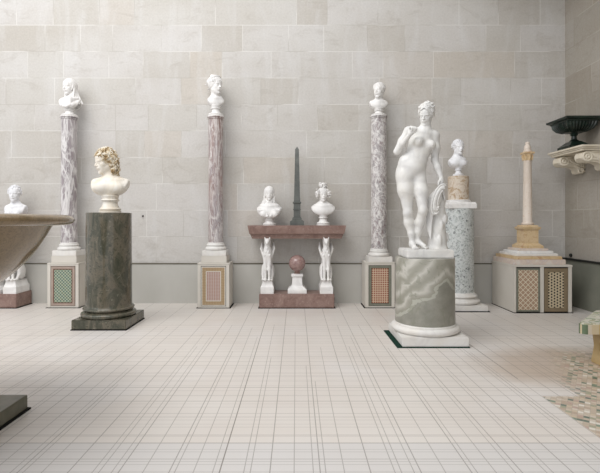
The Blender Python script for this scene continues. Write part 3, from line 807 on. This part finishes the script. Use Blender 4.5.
# ------------------------------------------------------------------ console tables
def beast(parent, x, z0, h):
    S = Sculpt((-.14, -.22, -.01), (.14, .24, h+.02), .0038, .05)
    B = ID
    k = h/.67
    def c(a, b, ra, rb, kk=.03): S.cone((a[0], a[1], a[2]*k), (b[0], b[1], b[2]*k), ra, rb, k=kk)
    def e(p, r, kk=.03, R=None, op='add'): S.ell((p[0], p[1], p[2]*k), r, k=kk, R=R, op=op)
    e((0, -.07, .42), (.066, .07, .12))
    c((0, -.03, .38), (0, .10, .16), .062, .075, .04)
    c((0, -.08, .48), (0, -.09, .57), .048, .042)
    e((0, -.10, .615), (.045, .058, .045)); c((0, -.13, .61), (0, -.175, .585), .028, .018, .02)
    for s in (-1, 1):
        c((s*.034, -.09, .38), (s*.030, -.105, .18), .034, .022, .025)
        c((s*.030, -.105, .18), (s*.030, -.105, .03), .022, .019, .02)
        e((s*.030, -.125, .018), (.024, .04, .018), .015)
        e((s*.066, .05, .13), (.036, .10, .12), .02)
        c((s*.072, -.02, .10), (s*.066, -.06, .03), .026, .020, .02)
        e((s*.066, -.085, .016), (.022, .045, .016), .015)
        e((s*.033, -.09, .655), (.012, .02, .03), .012, rotm(0, 0, s*.3))
        for j in range(5):
            c((s*.055, -.03+.018*j, .36+.01*j), (s*(.108-.004*j), -.02+.03*j, .50+.022*j), .022, .012, .008)
        for j in range(3): e((s*.02*j, -.135, .50-.05*j), (.012, .01, .02), .01)
    c((0, .13, .12), (.03, .19, .04), .03, .015)
    c((0, .0, .5), (0, .02, .665), .04, .055, .03)
    return S.obj('beast_support', 'white_marble', parent, loc=(x, -.035, z0), label='white marble seated winged beast')

def console(cx, where, spread=True):
    yf, yb = 6.84, 7.24; cy = (yf+yb)/2; hd = (yb-yf)/2
    t = thing('console_table', where, 'table', (cx, cy, 0))
    MB().box(-.575-.015, .575+.015, -hd-.012, hd, 0, .008).obj('base_pad_or_shade', 'pad_or_shade_black', t)
    MB().box(-.575, .575, -hd, hd, .008, .218, .006).obj('base_slab', 'red_marble', t)
    MB().sq([(.690, hd-.08, 1.062), (.700, hd-.075, 1.085), (.716, hd-.06, 1.128), (.728, hd-.02, 1.14), (.748, hd+.004, 1.235), (.752, hd+.006, 1.267)], (0, -.0)).obj('table_top', 'red_marble', t)
    for s in (-1, 1):
        MB().sq([(.100, .175, .218), (.100, .175, .320), (.092, .165, .330), (.072, .150, .400), (.076, .155, .412)], (s*.455, 0)).obj('support_block', 'white_marble', t)
        beast(t, s*.455, .412, .665)
    return t
console(.012, 'red marble console table in the middle of the wall, on two white winged beasts')
console(-4.845, 'red marble console table at the far left, mostly hidden behind the large stone basin')

def ball_stand(x, y, z, label, ball=True):
    t = thing('ball_stand', label, 'ornament', (x, y, z))
    MB().sq([(.145, .125, 0), (.145, .125, .055), (.135, .118, .065), (.128, .11, .075), (.082, .075, .115), (.074, .068, .24), (.080, .074, .245), (.092, .086, .262), (.092, .086, .285), (.07, .065, .295)]).obj('pedestal', 'white_marble', t)
    if ball:
        MB().lathe([(.05, .295), (.055, .305), (.038, .315), (.045, .335)], 32).obj('collar', 'red_marble', t)
        R = .130; MB().lathe([(R*math.sin(PI*i/32) if 0 < i < 32 else 0, .325+R-R*math.cos(PI*i/32)) for i in range(33)], 64).obj('ball', 'ball', t, sharp=0, label='polished dark pink stone ball')
    return t
ball_stand(.018, 7.02, .218, 'polished pink stone ball on a white pedestal beneath the central console table')
ball_stand(-4.68, 6.98, .218, 'small white pedestal on the red base at the far left edge, under the basin')

# obelisk
t = thing('obelisk', 'slender dark green stone obelisk standing between two white busts on the console table', 'obelisk', (.016, 7.02, 1.267))
MB().sq([(.107, .107, 0), (.107, .107, .065), (.095, .095, .072), (.075, .075, .085), (.070, .070, .12), (.055, .055, .13)]).obj('base', 'obelisk_green', t)
MB().sq([(.053, .053, .13), (.053, .053, .235), (.060, .060, .24), (.060, .060, .252), (.053, .053, .257), (.053, .053, .335), (.066, .066, .345), (.066, .066, .362), (.052, .052, .37)]).obj('pedestal', 'obelisk_green', t)
MB().sq([(.051, .051, .37), (.047, .047, .43), (.045, .045, .50), (.030, .030, 1.185), (0.001, 0.001, 1.235)]).obj('spire', 'obelisk_green', t)

# ------------------------------------------------------------------ green pedestal, front left
t = thing('pedestal', 'mottled dark green marble column pedestal carrying the curly-haired bust', 'pedestal', (-2.42, 5.80, 0))
MB().box(-.333, .348, -.335, .335, 0, .012).obj('base_pad_or_shade', 'pad_or_shade_black', t)
MB().box(-.325, .342, -.330, .330, .012, .125, .006).obj('plinth', 'green_marble', t)
MB().lathe(arc(.308, .125, .185, .03)+[(.30, .188), (.288, .198), (.30, .206)]+arc(.292, .208, .245, .022)+[(.288, .25), (.282, .27)], 96).obj('base_molding', 'green_marble', t)
MB().lathe([(.282, .265), (.280, .6), (.277, 1.437), (.272, 1.443)], 96).obj('shaft', 'green_marble', t)

# ------------------------------------------------------------------ statue pedestal
t = thing('pedestal', 'thick drum pedestal of wavy grey-green marble under the standing nude statue', 'pedestal', (1.4775, 5.09, 0))
MB().box(-.41, .36, -.37, .37, 0, .008).obj('base_pad_or_shade', 'pad', t, label='dark green base pad')
MB().box(-.353, .353, -.355, .355, .008, .107, .006).obj('plinth', 'socle_marble', t)
MB().lathe(arc(.338, .107, .185, .042)+[(.341, .19), (.335, .205)], 96, (-.012, 0)).obj('base_molding', 'socle_marble', t)
MB().lathe([(.330, .20), (.326, .5), (.325, .92), (.321, .93)], 96, (-.015, 0)).obj('drum', 'wavy_marble', t)

# ------------------------------------------------------------------ granite column with alabaster drum
t = thing('pedestal', 'pale blue-grey speckled granite column with white cap, right of the nude statue', 'pedestal', (2.50, 6.90, 0))
MB().box(-.335, .345, -.34, .33, 0, .008).obj('base_pad_or_shade', 'pad_or_shade_black', t)
MB().box(-.325, .325, -.325, .325, .008, .09, .006).obj('plinth', 'socle_marble', t)
MB().lathe(arc(.275, .09, .155, .038)+[(.265, .16), (.262, .175)]+arc(.245, .18, .225, .03)+[(.24, .235), (.228, .255)], 80).obj('base_molding', 'socle_marble', t)
MB().lathe([(.228, .25), (.226, .8), (.222, 1.52)], 96).obj('shaft', 'granite', t)
MB().sq([(.195, .195, 1.52), (.203, .203, 1.53), (.203, .203, 1.59), (.195, .195, 1.60), (.190, .190, 1.62)]).obj('cap', 'white_marble', t)
t = thing('drum_stand', 'short brown and cream alabaster drum between the granite column and the small bust', 'pedestal', (2.50, 6.90, 1.62))
MB().lathe([(.185, 0), (.185, .018)]+arc(.17, .018, .035, .01)+[(.162, .038)], 64).obj('foot', 'white_marble', t)
MB().lathe([(.157, .036), (.155, .395), (.150, .40)], 64).obj('drum', 'alabaster', t)

# ------------------------------------------------------------------ corner box with model column
t = thing('grille_box', 'wide pale painted box in the right corner with two lattice panels', 'box', (3.5875, 6.87, 0))
hw, hd, h = .4175, .37, .697
MB().box(-hw, hw, -hd+.03, hd, .006, h-.03).obj('body', 'box_paint', t)
MB().box(-hw-.006, hw+.006, -hd-.006, hd, h-.03, h, .004).box(-hw, -hw+.028, -hd, -hd+.035, .006, h-.03, .003).box(hw-.05, hw, -hd, -hd+.035, .006, h-.03, .003).box(-.04, .012, -hd, -hd+.035, .006, h-.03, .003).obj('face_frame', 'box_paint', t)
MB().box(-hw-.012, hw+.012, -hd-.012, hd, 0, .006).obj('base_pad_or_shade', 'pad_or_shade_black', t)
for a, b, m_, lb, fm in ((-.389, -.04, 'diamond_lattice', 'cream diamond lattice over brown', 'green_grey_frame'), (.012, .3675, 'pierced_lattice', 'tan lattice pierced with round dark holes', 'brown_frame')):
    MB().box(a, b, -hd+.022, -hd+.032, .006, h-.03).obj('backing', 'recess_dark', t)
    f = .022 if m_ == 'diamond_lattice' else .055; y0, y1 = -hd+.004, -hd+.024; c, e = .02, h-.05; a += .008; b -= .008
    MB().box(a, a+f, y0, y1, c, e).box(b-f, b, y0, y1, c, e).box(a+f, b-f, y0, y1, c, c+f).box(a+f, b-f, y0, y1, e-f, e).obj('grille_frame', fm, t)
    MB().box(-(b-a)/2+f, (b-a)/2-f, -.005, .005, -(e-c)/2+f, (e-c)/2-f).obj('grille', m_, t, loc=((a+b)/2, -hd+.014, (c+e)/2), label=lb)

t = thing('model_column', 'small cream and yellow marble column model on a stepped base, on the corner box', 'ornament', (3.555, 6.88, .697))
hs = .525
for i in range(5):
    z0 = (0, .075, .12, .158, .193)[i]; z1 = (.075, .12, .158, .193, .228)[i]; q = (.375, .345, .305, .262, .215)[i]
    MB().box(-q, q, -q+.02, q-.02, z0, z1, .005).obj('step', ('pink_marble', 'siena', 'white_marble', 'white_marble', 'pink_marble')[i], t, label=('pinkish lowest step', 'tan step', 'white step', 'white step', 'pinkish top step')[i])
MB().sq([(.160, .16, .228), (.160, .16, .265), (.145, .145, .275), (.128, .128, .29), (.118, .118, .30)]).obj('pedestal_base', 'siena', t)
MB().sq([(.110, .11, .30), (.110, .11, .50)]).obj('pedestal_die', 'siena', t)
MB().sq([(.116, .116, .50), (.132, .132, .52), (.135, .135, .545), (.11, .11, .555), (.10, .10, .575)]).obj('pedestal_cap', 'siena', t)
MB().lathe([(.088, .575), (.092, .585)]+arc(.078, .585, .61, .014)+[(.074, .615), (.068, .63), (.066, .9), (.056, 1.545), (.062, 1.555), (.056, 1.565)], 48).obj('shaft', 'cream_marble', t)
m = MB(); m.lathe([(.056, 1.565), (.060, 1.60), (.070, 1.66), (.072, 1.665), (.06, 1.675)], 40)
for k in range(8):
    a = 2*PI*k/8
    m.tube([(.060*math.cos(a), .060*math.sin(a), 1.57), (.070*math.cos(a), .070*math.sin(a), 1.61), (.080*math.cos(a), .080*math.sin(a), 1.645), (.085*math.cos(a), .085*math.sin(a), 1.63)], [.016, .014, .012, .008], 6)
m.sq([(.066, .066, 1.66), (.075, .075, 1.668), (.075, .075, 1.69), (.07, .07, 1.695)]); m.obj('capital', 'siena', t)
MB().lathe([(.062, 1.69), (.062, 1.72), (.045, 1.73), (.052, 1.745), (.046, 1.785), (.034, 1.80), (.028, 1.81), (.034, 1.83), (.022, 1.85), (0, 1.86)], 32).obj('finial', 'cream_marble', t)

# ------------------------------------------------------------------ wall shelf on carved brackets, square black urn
XS = 3.93; ZT = 2.39
t = thing('wall_shelf', 'carved cream stone shelf on two scrolled brackets high on the right wall', 'shelf', (WX, 6.58, ZT))
MB().box(XS-WX, 0.02, -.42, .42, -.028, 0, .004).box(XS-WX+.02, .02, -.40, .40, -.05, -.028, .004).box(XS-WX+.035, .02, -.385, .385, -.075, -.05, .004).obj('shelf_slab', 'shelf_stone', t)
def bracket(yc):
    S = Sculpt((-.44, -.125, -.38), (.03, .125, -.05), .0045)
    w = .078
    def plate(pts, r):
        for yy in np.linspace(-w, w, 7): S.chain([(p[0], yy, p[1]) for p in pts], r, k=.012)
    plate([(-.325, -.155), (-.325, -.150)], [.070, .070])
    plate([(-.33, -.14), (-.24, -.10), (-.12, -.10), (-.01, -.11)], [.05, .035, .035, .04])
    plate([(-.33, -.15), (-.25, -.19), (-.16, -.205), (-.09, -.25), (-.05, -.30), (-.02, -.30)], [.05, .04, .035, .035, .035, .02])
    plate([(-.2, -.14), (-.02, -.18)], [.04, .08])
    S.clip(lambda X, Y, Z: np.abs(Y)-.082, .004)
    for s in (-1, 1):
        S.tor((-.325, s*.084, -.155), .060, .016, R=rotm(0, PI/2, 0), k=.003)
        S.tor((-.325, s*.086, -.155), .024, .015, R=rotm(0, PI/2, 0), k=.003)
        S.tor((-.07, s*.080, -.290), .036, .014, R=rotm(0, PI/2, 0), k=.003)
        S.chain([(-.27, s*.084, -.19), (-.18, s*.084, -.20), (-.11, s*.084, -.24)], [.016, .016, .014], k=.004)
        for j in range(9):
            a = j*.45; S.cone((-.25+.026*j, s*.082, -.115-.006*j), (-.235+.026*j+.02*math.cos(a), s*.098, -.170-.008*j), .017, .010, k=.002)
        S.chain([(-.29, s*.086, -.095), (-.2, s*.088, -.085), (-.06, s*.088, -.095)], [.013, .012, .013], k=.003)
    for j in range(-2, 3): S.chain([(-.385, j*.022, -.12), (-.392, j*.022, -.17), (-.34, j*.02, -.215), (-.26, j*.018, -.235)], [.012, .014, .012, .008], k=.008)
    S.obj('bracket', 'shelf_stone', t, loc=(0, yc, 0), label='scrolled bracket carved with acanthus leaf')
bracket(.27); bracket(-.27)

t = thing('stone_urn', 'square dark green-black fluted urn standing on the wall shelf', 'urn', (4.09, 6.59, ZT))
m = MB(); m.sq([(.155, .155, 0), (.155, .155, .035), (.14, .14, .045), (.10, .10, .085), (.07, .07, .11)]); m.obj('foot', 'urn_black', t)
MB().lathe([(.075, .105), (.06, .125), (.038, .145), (.034, .19), (.05, .205), (.046, .22), (.075, .25)], 40).obj('stem', 'urn_black', t)
m = MB()
m.sq([(.07, .07, .235), (.125, .125, .252), (.175, .175, .285), (.205, .205, .33), (.215, .215, .375), (.232, .232, .395)])
for s in range(4):
    R = Matrix.Rotation(s*PI/2, 4, 'Z')
    for k in range(-4, 5):
        u = k/4.6
        pts = [R @ Vector((u*q, -q-.002, zz)) for q, zz in ((.115, .25), (.172, .285), (.203, .33), (.214, .372))]
        m.tube(pts, [.010, .017, .019, .014], 6)
m.obj('bowl', 'urn_black', t)
m = MB(); m.sq([(.225, .225, .39), (.262, .262, .41), (.266, .266, .435), (.25, .25, .44), (.22, .22, .438), (.16, .16, .40)]); m.obj('rim', 'urn_black', t)

tt = MB().lathe([(.0, 0), (.028, 0), (.028, .018), (.02, .026), (0, .028)], 20)
bmesh.ops.rotate(tt.b, verts=tt.b.verts[:], cent=(0,0,0), matrix=Matrix.Rotation(-PI/2, 3, 'Y'))
o = tt.obj('wall_fitting', 'iron', None, loc=(WX, 7.12, .79)); o['label'] = 'tiny round black fitting on the right wall just above the dark ledge'; o['category'] = 'fitting'

tt = MB().lathe([(.0, 0), (.014, 0), (.012, .02), (.008, .03), (0, .031)], 16)
bmesh.ops.rotate(tt.b, verts=tt.b.verts[:], cent=(0,0,0), matrix=Matrix.Rotation(PI/2, 3, 'X'))
o = tt.obj('wall_peg', 'iron', None, loc=(-2.489, WY, 1.415)); o['label'] = 'tiny dark peg in the back wall between the curly-haired bust and the rose-brown column'; o['category'] = 'peg'

# ------------------------------------------------------------------ big basin, front left
t = thing('stone_basin', 'huge polished brown granite basin cut off by the left edge', 'basin', (-2.5, 2.6, 0))
MB().box(-.605, .605, -.605, .605, 0, .012).obj('base_pad_or_shade', 'pad_or_shade_black', t)  # dark strip at floor level stands in for the shadow gap under the slab
MB().box(-.59, .59, -.59, .59, .012, .107, .004).obj('base_slab', 'slab_stone', t, label='grey-green stone base slab')
MB().lathe([(.50, .107)]+arc(.44, .107, .20, .05)+[(.42, .21), (.33, .26), (.25, .34), (.21, .48), (.22, .60), (.27, .68), (.30, .70)], 96).obj('stem', 'basin_granite', t)
rim = [(1.03+.060*math.cos(a), 1.350+.034*math.sin(a)) for a in [(-PI/2)+PI*i/14 for i in range(15)]]
prof = [(.28, .69), (.40, .76), (.53, .845), (.65, .937), (.735, 1.005), (.81, 1.08), (.875, 1.165), (.925, 1.25), (.95, 1.30), (.962, 1.316)]
inner = [(.99, 1.384), (.95, 1.37), (.90, 1.30), (.80, 1.16), (.62, 1.0), (.4, .88), (.2, .82), (0, .80)]
MB().lathe([(0, .69)]+prof+[(.955, 1.318)], 160).obj('bowl', 'basin_granite', t, sharp=60)
MB().lathe([(.94, 1.316)]+rim+inner, 160).obj('rim', 'basin_granite', t, sharp=60)

# ------------------------------------------------------------------ low table, right edge
def rpoly(P, r, n=7):
    """polygon with rounded corners"""
    out = []; k = len(P)
    for i in range(k):
        p = Vector(P[i]); a = (Vector(P[i-1])-p).normalized(); b = (Vector(P[(i+1) % k])-p).normalized()
        half = a.angle(b)/2; d = r/math.tan(half); c = p+(a+b).normalized()*(r/math.sin(half))
        s_ = p+a*d-c; e_ = p+b*d-c; a0 = math.atan2(s_.y, s_.x); a1 = math.atan2(e_.y, e_.x)
        while a1 < a0-1e-6: a1 += 2*PI
        for q in range(n+1):
            u = a0+(a1-a0)*q/n; out.append((c.x+r*math.cos(u), c.y+r*math.sin(u)))
    return out
t = thing('low_table', 'low specimen marble table with striped edge cut off by the right edge', 'table', (3.46, 4.36, 0))
def tri(e): return [(-.92+2.4*e, -.30+e), (.90-2.4*e, -.30+e), (.42-e, .32-e), (-.34+e, .32-e)]
m = MB(); m.prism(rpoly(tri(0), .045), 'z', .312, .398); m.obj('edge_band', 'stripes', t)
m = MB(); m.prism(rpoly(tri(.008), .04), 'z', .398, .408); m.obj('table_top', 'specimen_top', t)
for sx in (-1, 1):
    m = MB(); m.prism([(-.25, 0), (-.09, 0), (-.09, .03), (-.12, .08), (-.14, .17), (-.12, .27), (-.09, .312), (-.25, .312), (-.22, .27), (-.20, .17), (-.22, .08), (-.25, .03)], 'x', sx*.60-.05, sx*.60+.05)
    m.obj('leg', 'siena_leg', t, bevel=.006)

# ------------------------------------------------------------------ the standing statue
KS = 88.0
def v(px, py, y): return ((px-425.0)/KS, y, (249.0-py)/KS)
t = thing('statue', 'life-size white marble nude woman resting one hand on a draped stump', 'statue', (1.466, 5.09, .93))
SL = .095
MB().box(-.256, .256, -.22, .22, 0, SL, .012).obj('slab', 'statue_marble', t)
lo = (-.42, -.32, -.012); hi = (.32, .30, 1.74)
S = Sculpt(lo, hi, .0037, .15)
# pelvis, waist, ribs
S.ell(v(412.2, 169.5, 0), (.143, .104, .12))
S.ell(v(405.0, 163.5, .0), (.070, .078, .095), k=.055)
S.ell(v(413.8, 163, -.012), (.140, .096, .11), k=.06)
S.ell(v(417.2, 155.5, 0), (.128, .088, .11), k=.05)
S.ell(v(420.0, 146, .008), (.138, .098, .15), k=.05)
S.ell(v(421.0, 138, .015), (.140, .078, .085), k=.05)
for p in (v(404.5, 172, .055), v(418.5, 173, .055)): S.ell(p, (.085, .085, .09), k=.05)
S.ell(v(413.2, 168, -.062), (.082, .058, .075), k=.05)
S.ell(v(404.6, 178, 0), (.080, .090, .11), k=.05)
S.cone(v(421.5, 133.5, .015), v(409.2, 131.4, .01), .046, .052, k=.06)
S.cone(v(424, 133.5, .015), v(434.6, 135.6, .01), .046, .054, k=.06)
for p, r in ((v(416.4, 143.4, -.084), .054), (v(429.2, 146.3, -.076), .052)):
    S.ell(p, (r, r*.95, r*1.0), k=.03); S.ell((p[0]+.002, p[1]-r*.95, p[2]-.006), (.006, .006, .006), k=.010)
S.ell(v(416.8, 159.5, -.121), (.005, .014, .007), op='sub', k=.008)
S.chain([v(419, 150, -.118), v(417, 158, -.122)], [.004, .004], op='sub', k=.035)
# neck
S.cone(v(425.0, 134, .012), v(426.0, 122, -.002), .062, .052, k=.06)
for a, b in ((v(422, 133, -.055), v(427, 124, .03)), (v(424.5, 133.5, -.06), v(430.5, 122, .04))): S.cone(a, b, .009, .012, k=.03)
S.cone(v(423.5, 134, -.055), v(411, 131.0, -.035), .008, .008, k=.03)
S.cone(v(425.5, 134.5, -.055), v(434, 134.5, -.025), .008, .008, k=.03)
HF = Frame(v(425.6, 116.4, -.02), rotm(-.60, .27, .08), .232)
head(S, HF)
# standing leg (left in the picture)
S.chain([v(404.9, 178, 0), v(405.6, 190, -.012), v(407.6, 213, -.01)], [.088, .084, .049], k=.06)
S.ell(v(407.6, 212.5, -.035), (.036, .03, .045), k=.03)
S.chain([v(407.6, 214, 0), v(409.3, 223, .02), v(411.6, 234, .012), v(412.6, 243, .02)], [.052, .054, .037, .030], k=.025)
S.ell(v(412.6, 245.2, .035), (.032, .042, .036), k=.03)
S.chain([v(412.6, 244.5, .0), v(412.6, 247.2, -.09)], [.034, .024], k=.025)
for i in range(5):
    a = v(410.6+i*1.05, 247.6, -.08-.0), ; S.cone(a[0], v(410.4+i*1.1, 248.2, -.135+.006*abs(i-1.2)), .014, .011 if i else .014, k=.008)
# bent leg
S.chain([v(418.5, 177, 0), v(420.0, 192, -.04), v(421.0, 211, -.075)], [.084, .077, .049], k=.035)
S.ell(v(421.0, 210.5, -.10), (.038, .03, .046), k=.03)
S.chain([v(420.8, 213, -.06), v(419.6, 222, -.015), v(418.6, 232, .015), v(418.2, 240, .03)], [.051, .051, .036, .029], k=.025)
S.ell(v(418.4, 243.5, .045), (.030, .040, .036), k=.03)
S.chain([v(418.8, 242.5, .02), v(423.0, 246.2, -.05)], [.033, .024], k=.025)
for i in range(5):
    S.cone(v(421.9+i*.95, 246.9, -.045+.012*i), v(423.4+i*1.0, 248.1, -.095+.014*i), .0135, .0105, k=.008)
# line between the thighs and the groin folds
for yy in (-.13, -.10, .10, .13):
    S.chain([v(412.9, 180.5, yy), v(413.4, 192, yy), v(413.6, 207, yy)], [.006, .008, .012], op='sub', k=.03)
S.chain([v(402.0, 170.5, -.115), v(408.0, 175.5, -.128), v(412.9, 179.5, -.125)], [.005, .006, .006], op='sub', k=.03)
S.chain([v(425.2, 171.0, -.10), v(418.5, 175.5, -.125), v(412.9, 179.5, -.125)], [.005, .006, .006], op='sub', k=.03)
# arm raised to the shoulder (left in the picture)
S.chain([v(408.8, 131.8, .012), v(402.4, 141.5, .012), v(396.8, 151.8, .0)], [.052, .043, .037], k=.03)
S.chain([v(396.8, 152.3, -.01), v(401.0, 145.5, -.085), v(406.6, 137.2, -.14)], [.037, .037, .022], k=.012)
S.ell(v(407.8, 134.6, -.142), (.036, .020, .040), k=.02, R=rotm(0, 0, .35))
for i in range(4):
    b = v(406.3+i*1.45, 131.8+.25*i, -.150); S.chain([b, (b[0]+.006, b[1]-.025, b[2]+.018), (b[0]+.014, b[1]-.050, b[2]-.002), (b[0]+.014, b[1]-.040, b[2]-.026)], [.0115, .0105, .0098, .009], k=.005)
S.chain([v(409.6, 136, -.145), v(411.4, 134.6, -.175), v(410.6, 133.2, -.198)], [.013, .011, .009], k=.008)
# arm reaching down to the drapery
S.chain([v(434.6, 136.5, .012), v(435.8, 148, .02), v(435.6, 160, .028)], [.056, .050, .041], k=.035)
S.chain([v(435.6, 160.5, .025), v(437.4, 168, .0), v(440.0, 178.5, -.035)], [.041, .041, .026], k=.02)
S.ell(v(440.6, 182.0, -.042), (.030, .019, .040), k=.018, R=rotm(.3, 0, -.08))
for i in range(4):
    b = v(439.0+i*1.15, 184.8-.2*i, -.048+.008*i); S.chain([b, (b[0]-.002, b[1]-.014, b[2]-.030), (b[0]-.010, b[1]-.008, b[2]-.056), (b[0]-.016, b[1]+.008, b[2]-.070)], [.0112, .010, .0095, .0085], k=.005)
S.chain([v(438.8, 180.5, -.045), v(437.0, 183, -.062), v(436.4, 185.6, -.066)], [.013, .0115, .009], k=.008)
S.obj('figure', 'statue_marble', t, loc=(0, 0, SL))
hair('venus', HF, lo, hi, .0044, random.Random(5)).obj('hair', 'statue_marble', t, loc=(0, 0, SL))
# stump
S = Sculpt((-.05, -.22, -.012), (.34, .25, .75), .0055)
S.chain([v(438.8, 250, .05), v(438.3, 232, .05), v(438.4, 212, .045), v(440.8, 193, .04)], [.112, .092, .086, .056], k=.02)
rg = random.Random(3)
for i in range(26):
    a = rg.uniform(0, 2*PI); q = rg.uniform(196, 246); rr = .06+(q-196)/50*.045
    c = v(440, q, .05); S.ell((c[0]+rr*math.cos(a), c[1]+rr*math.sin(a), c[2]), (.02, .02, .05), k=.02)
for i in range(7):
    a = i*.9; S.cone(v(438.5, 243, .06), (v(438.5, 250, .06)[0]+.10*math.cos(a), .06+.10*math.sin(a), 0), .04, .022, k=.03)
S.obj('stump', 'statue_marble', t, loc=(0, 0, SL))
# drapery hanging from the hand
S = Sculpt((-.04, -.2, .06), (.30, .2, .82), .0044)
for i in range(6):
    mn = 5.9-.95*i; mj = 15.5-1.7*i; pts = []
    for q in range(13):
        a = math.radians(-70-240*q/12); e, n_ = mn*math.cos(a), mj*math.sin(a)
        pts.append(v(436.6+.2*i+e-.30*n_, 200.0-.3*i+.954*n_+.25*e, -.092+.010*math.sin(i*1.9)+.020*(q/12)))
    S.chain(pts, [.0085]+[.0105]*11+[.008], k=.005)
for i in range(4):
    S.chain([v(439.3-.5*i, 188, -.045+.012*i), v(433.0-1.5*i, 198, -.075+.016*i), v(430.6-1.2*i, 212, -.065+.016*i), v(429.8-.9*i, 226, -.05+.014*i), v(429.4-.6*i, 239.5-2.5*i, -.045+.012*i)], [.010, .013, .0135, .012, .007], k=.002)
for i in range(5):
    S.chain([v(440.5+.6*i-1, 187.5, -.05+.012*i), v(442.6+.6*i-1, 193+i*.3, -.06+.02*i), v(444.4+.4*i-1, 200+1.2*i, -.045+.02*i)], [.011, .012, .009], k=.002)
S.ell(v(435.8, 200, -.066), (.040, .016, .135), R=rotm(0, 0, .3), k=.008)
S.ell(v(440.8, 189, -.01), (.035, .045, .035), k=.01)
S.obj('drapery', 'statue_marble', t, loc=(0, 0, SL))

# ------------------------------------------------------------------ busts
bust((-3.565, 7.05, 2.965), 'marble_bust', 'white veiled woman bust on the leftmost tall column, veil falling on one side',
     .262, .60, .205, .335, .14, .125, yaw=-.25, tilt=.04, style='veil', drape='diagonal', seed=1, side=1)
bust((-1.262, 7.05, 2.965), 'marble_bust', 'white bust with hair pinned up, head turned to the right, on the rose-brown tall column',
     .285, .635, .175, .265, .14, .125, yaw=.85, tilt=.02, body_yaw=.25, style='updo', seed=2, chest=0, slope=True)
bust((1.302, 7.05, 2.975), 'marble_bust', 'white bust with banded hair, head turned to the left, on the swirled grey tall column',
     .245, .525, .165, .285, .13, .125, yaw=-.6, style='band', seed=3, chest=0)
bust((-2.405, 5.80, 1.443), 'marble_bust', 'large bust of a young man with brown-stained long curly hair on the green pedestal',
     .315, .815, .285, .470, .20, .135, yaw=-.75, tilt=.14, body_yaw=.12, style='curly_long', sex='m', mat='aged_marble', hairmat='stained_hair', vox=.005, seed=4, hx=-.062, sw=.66, ex0=3.0, slant=.35,
     hairlabel='long curly hair with brown stains')
bust((-.418, 7.02, 1.267), 'marble_bust', 'white hooded bust wrapped in drapery on the central red table, left of the obelisk',
     .215, .605, .285, .405, .135, .105, yaw=.1, tilt=.03, style='veil', drape='both', seed=5, sw=.60, slope=True)
bust((.425, 7.02, 1.267), 'marble_bust', 'white bust with curls and a topknot on the central red table, right of the obelisk',
     .215, .585, .215, .385, .14, .105, yaw=.12, style='topknot', seed=6, sw=.54, chest=0, slope=True)
bust((2.50, 6.90, 2.02), 'marble_bust', 'small white short-haired bust on the alabaster drum behind the nude statue',
     .232, .560, .205, .285, .115, .085, yaw=.15, style='short', sex='m', mat='plaster_white', seed=7, slope=True)
bust((-4.405, 7.02, 1.267), 'marble_bust', 'white short-haired bust at the far left, rising above the rim of the stone basin',
     .250, .615, .235, .325, .13, .10, yaw=.25, style='short', sex='f', mat='plaster_white', seed=8, sw=.6)

for o in COL.objects:
    if o.parent is None and 'category' in o:
        k = o.name.split('.')[0]
        g = {'marble_bust': 'white marble busts on columns, pedestals and tables', 'marble_column': 'tall slender veined marble columns against the back wall',
             'console_table': 'red marble console tables on winged beasts'}.get(k)
        if k == 'grille_box' and 'column' in o['label'] or k == 'grille_box' and 'rose' in o['label']: g = 'pale painted grille boxes along the back wall'
        if g: o['group'] = g
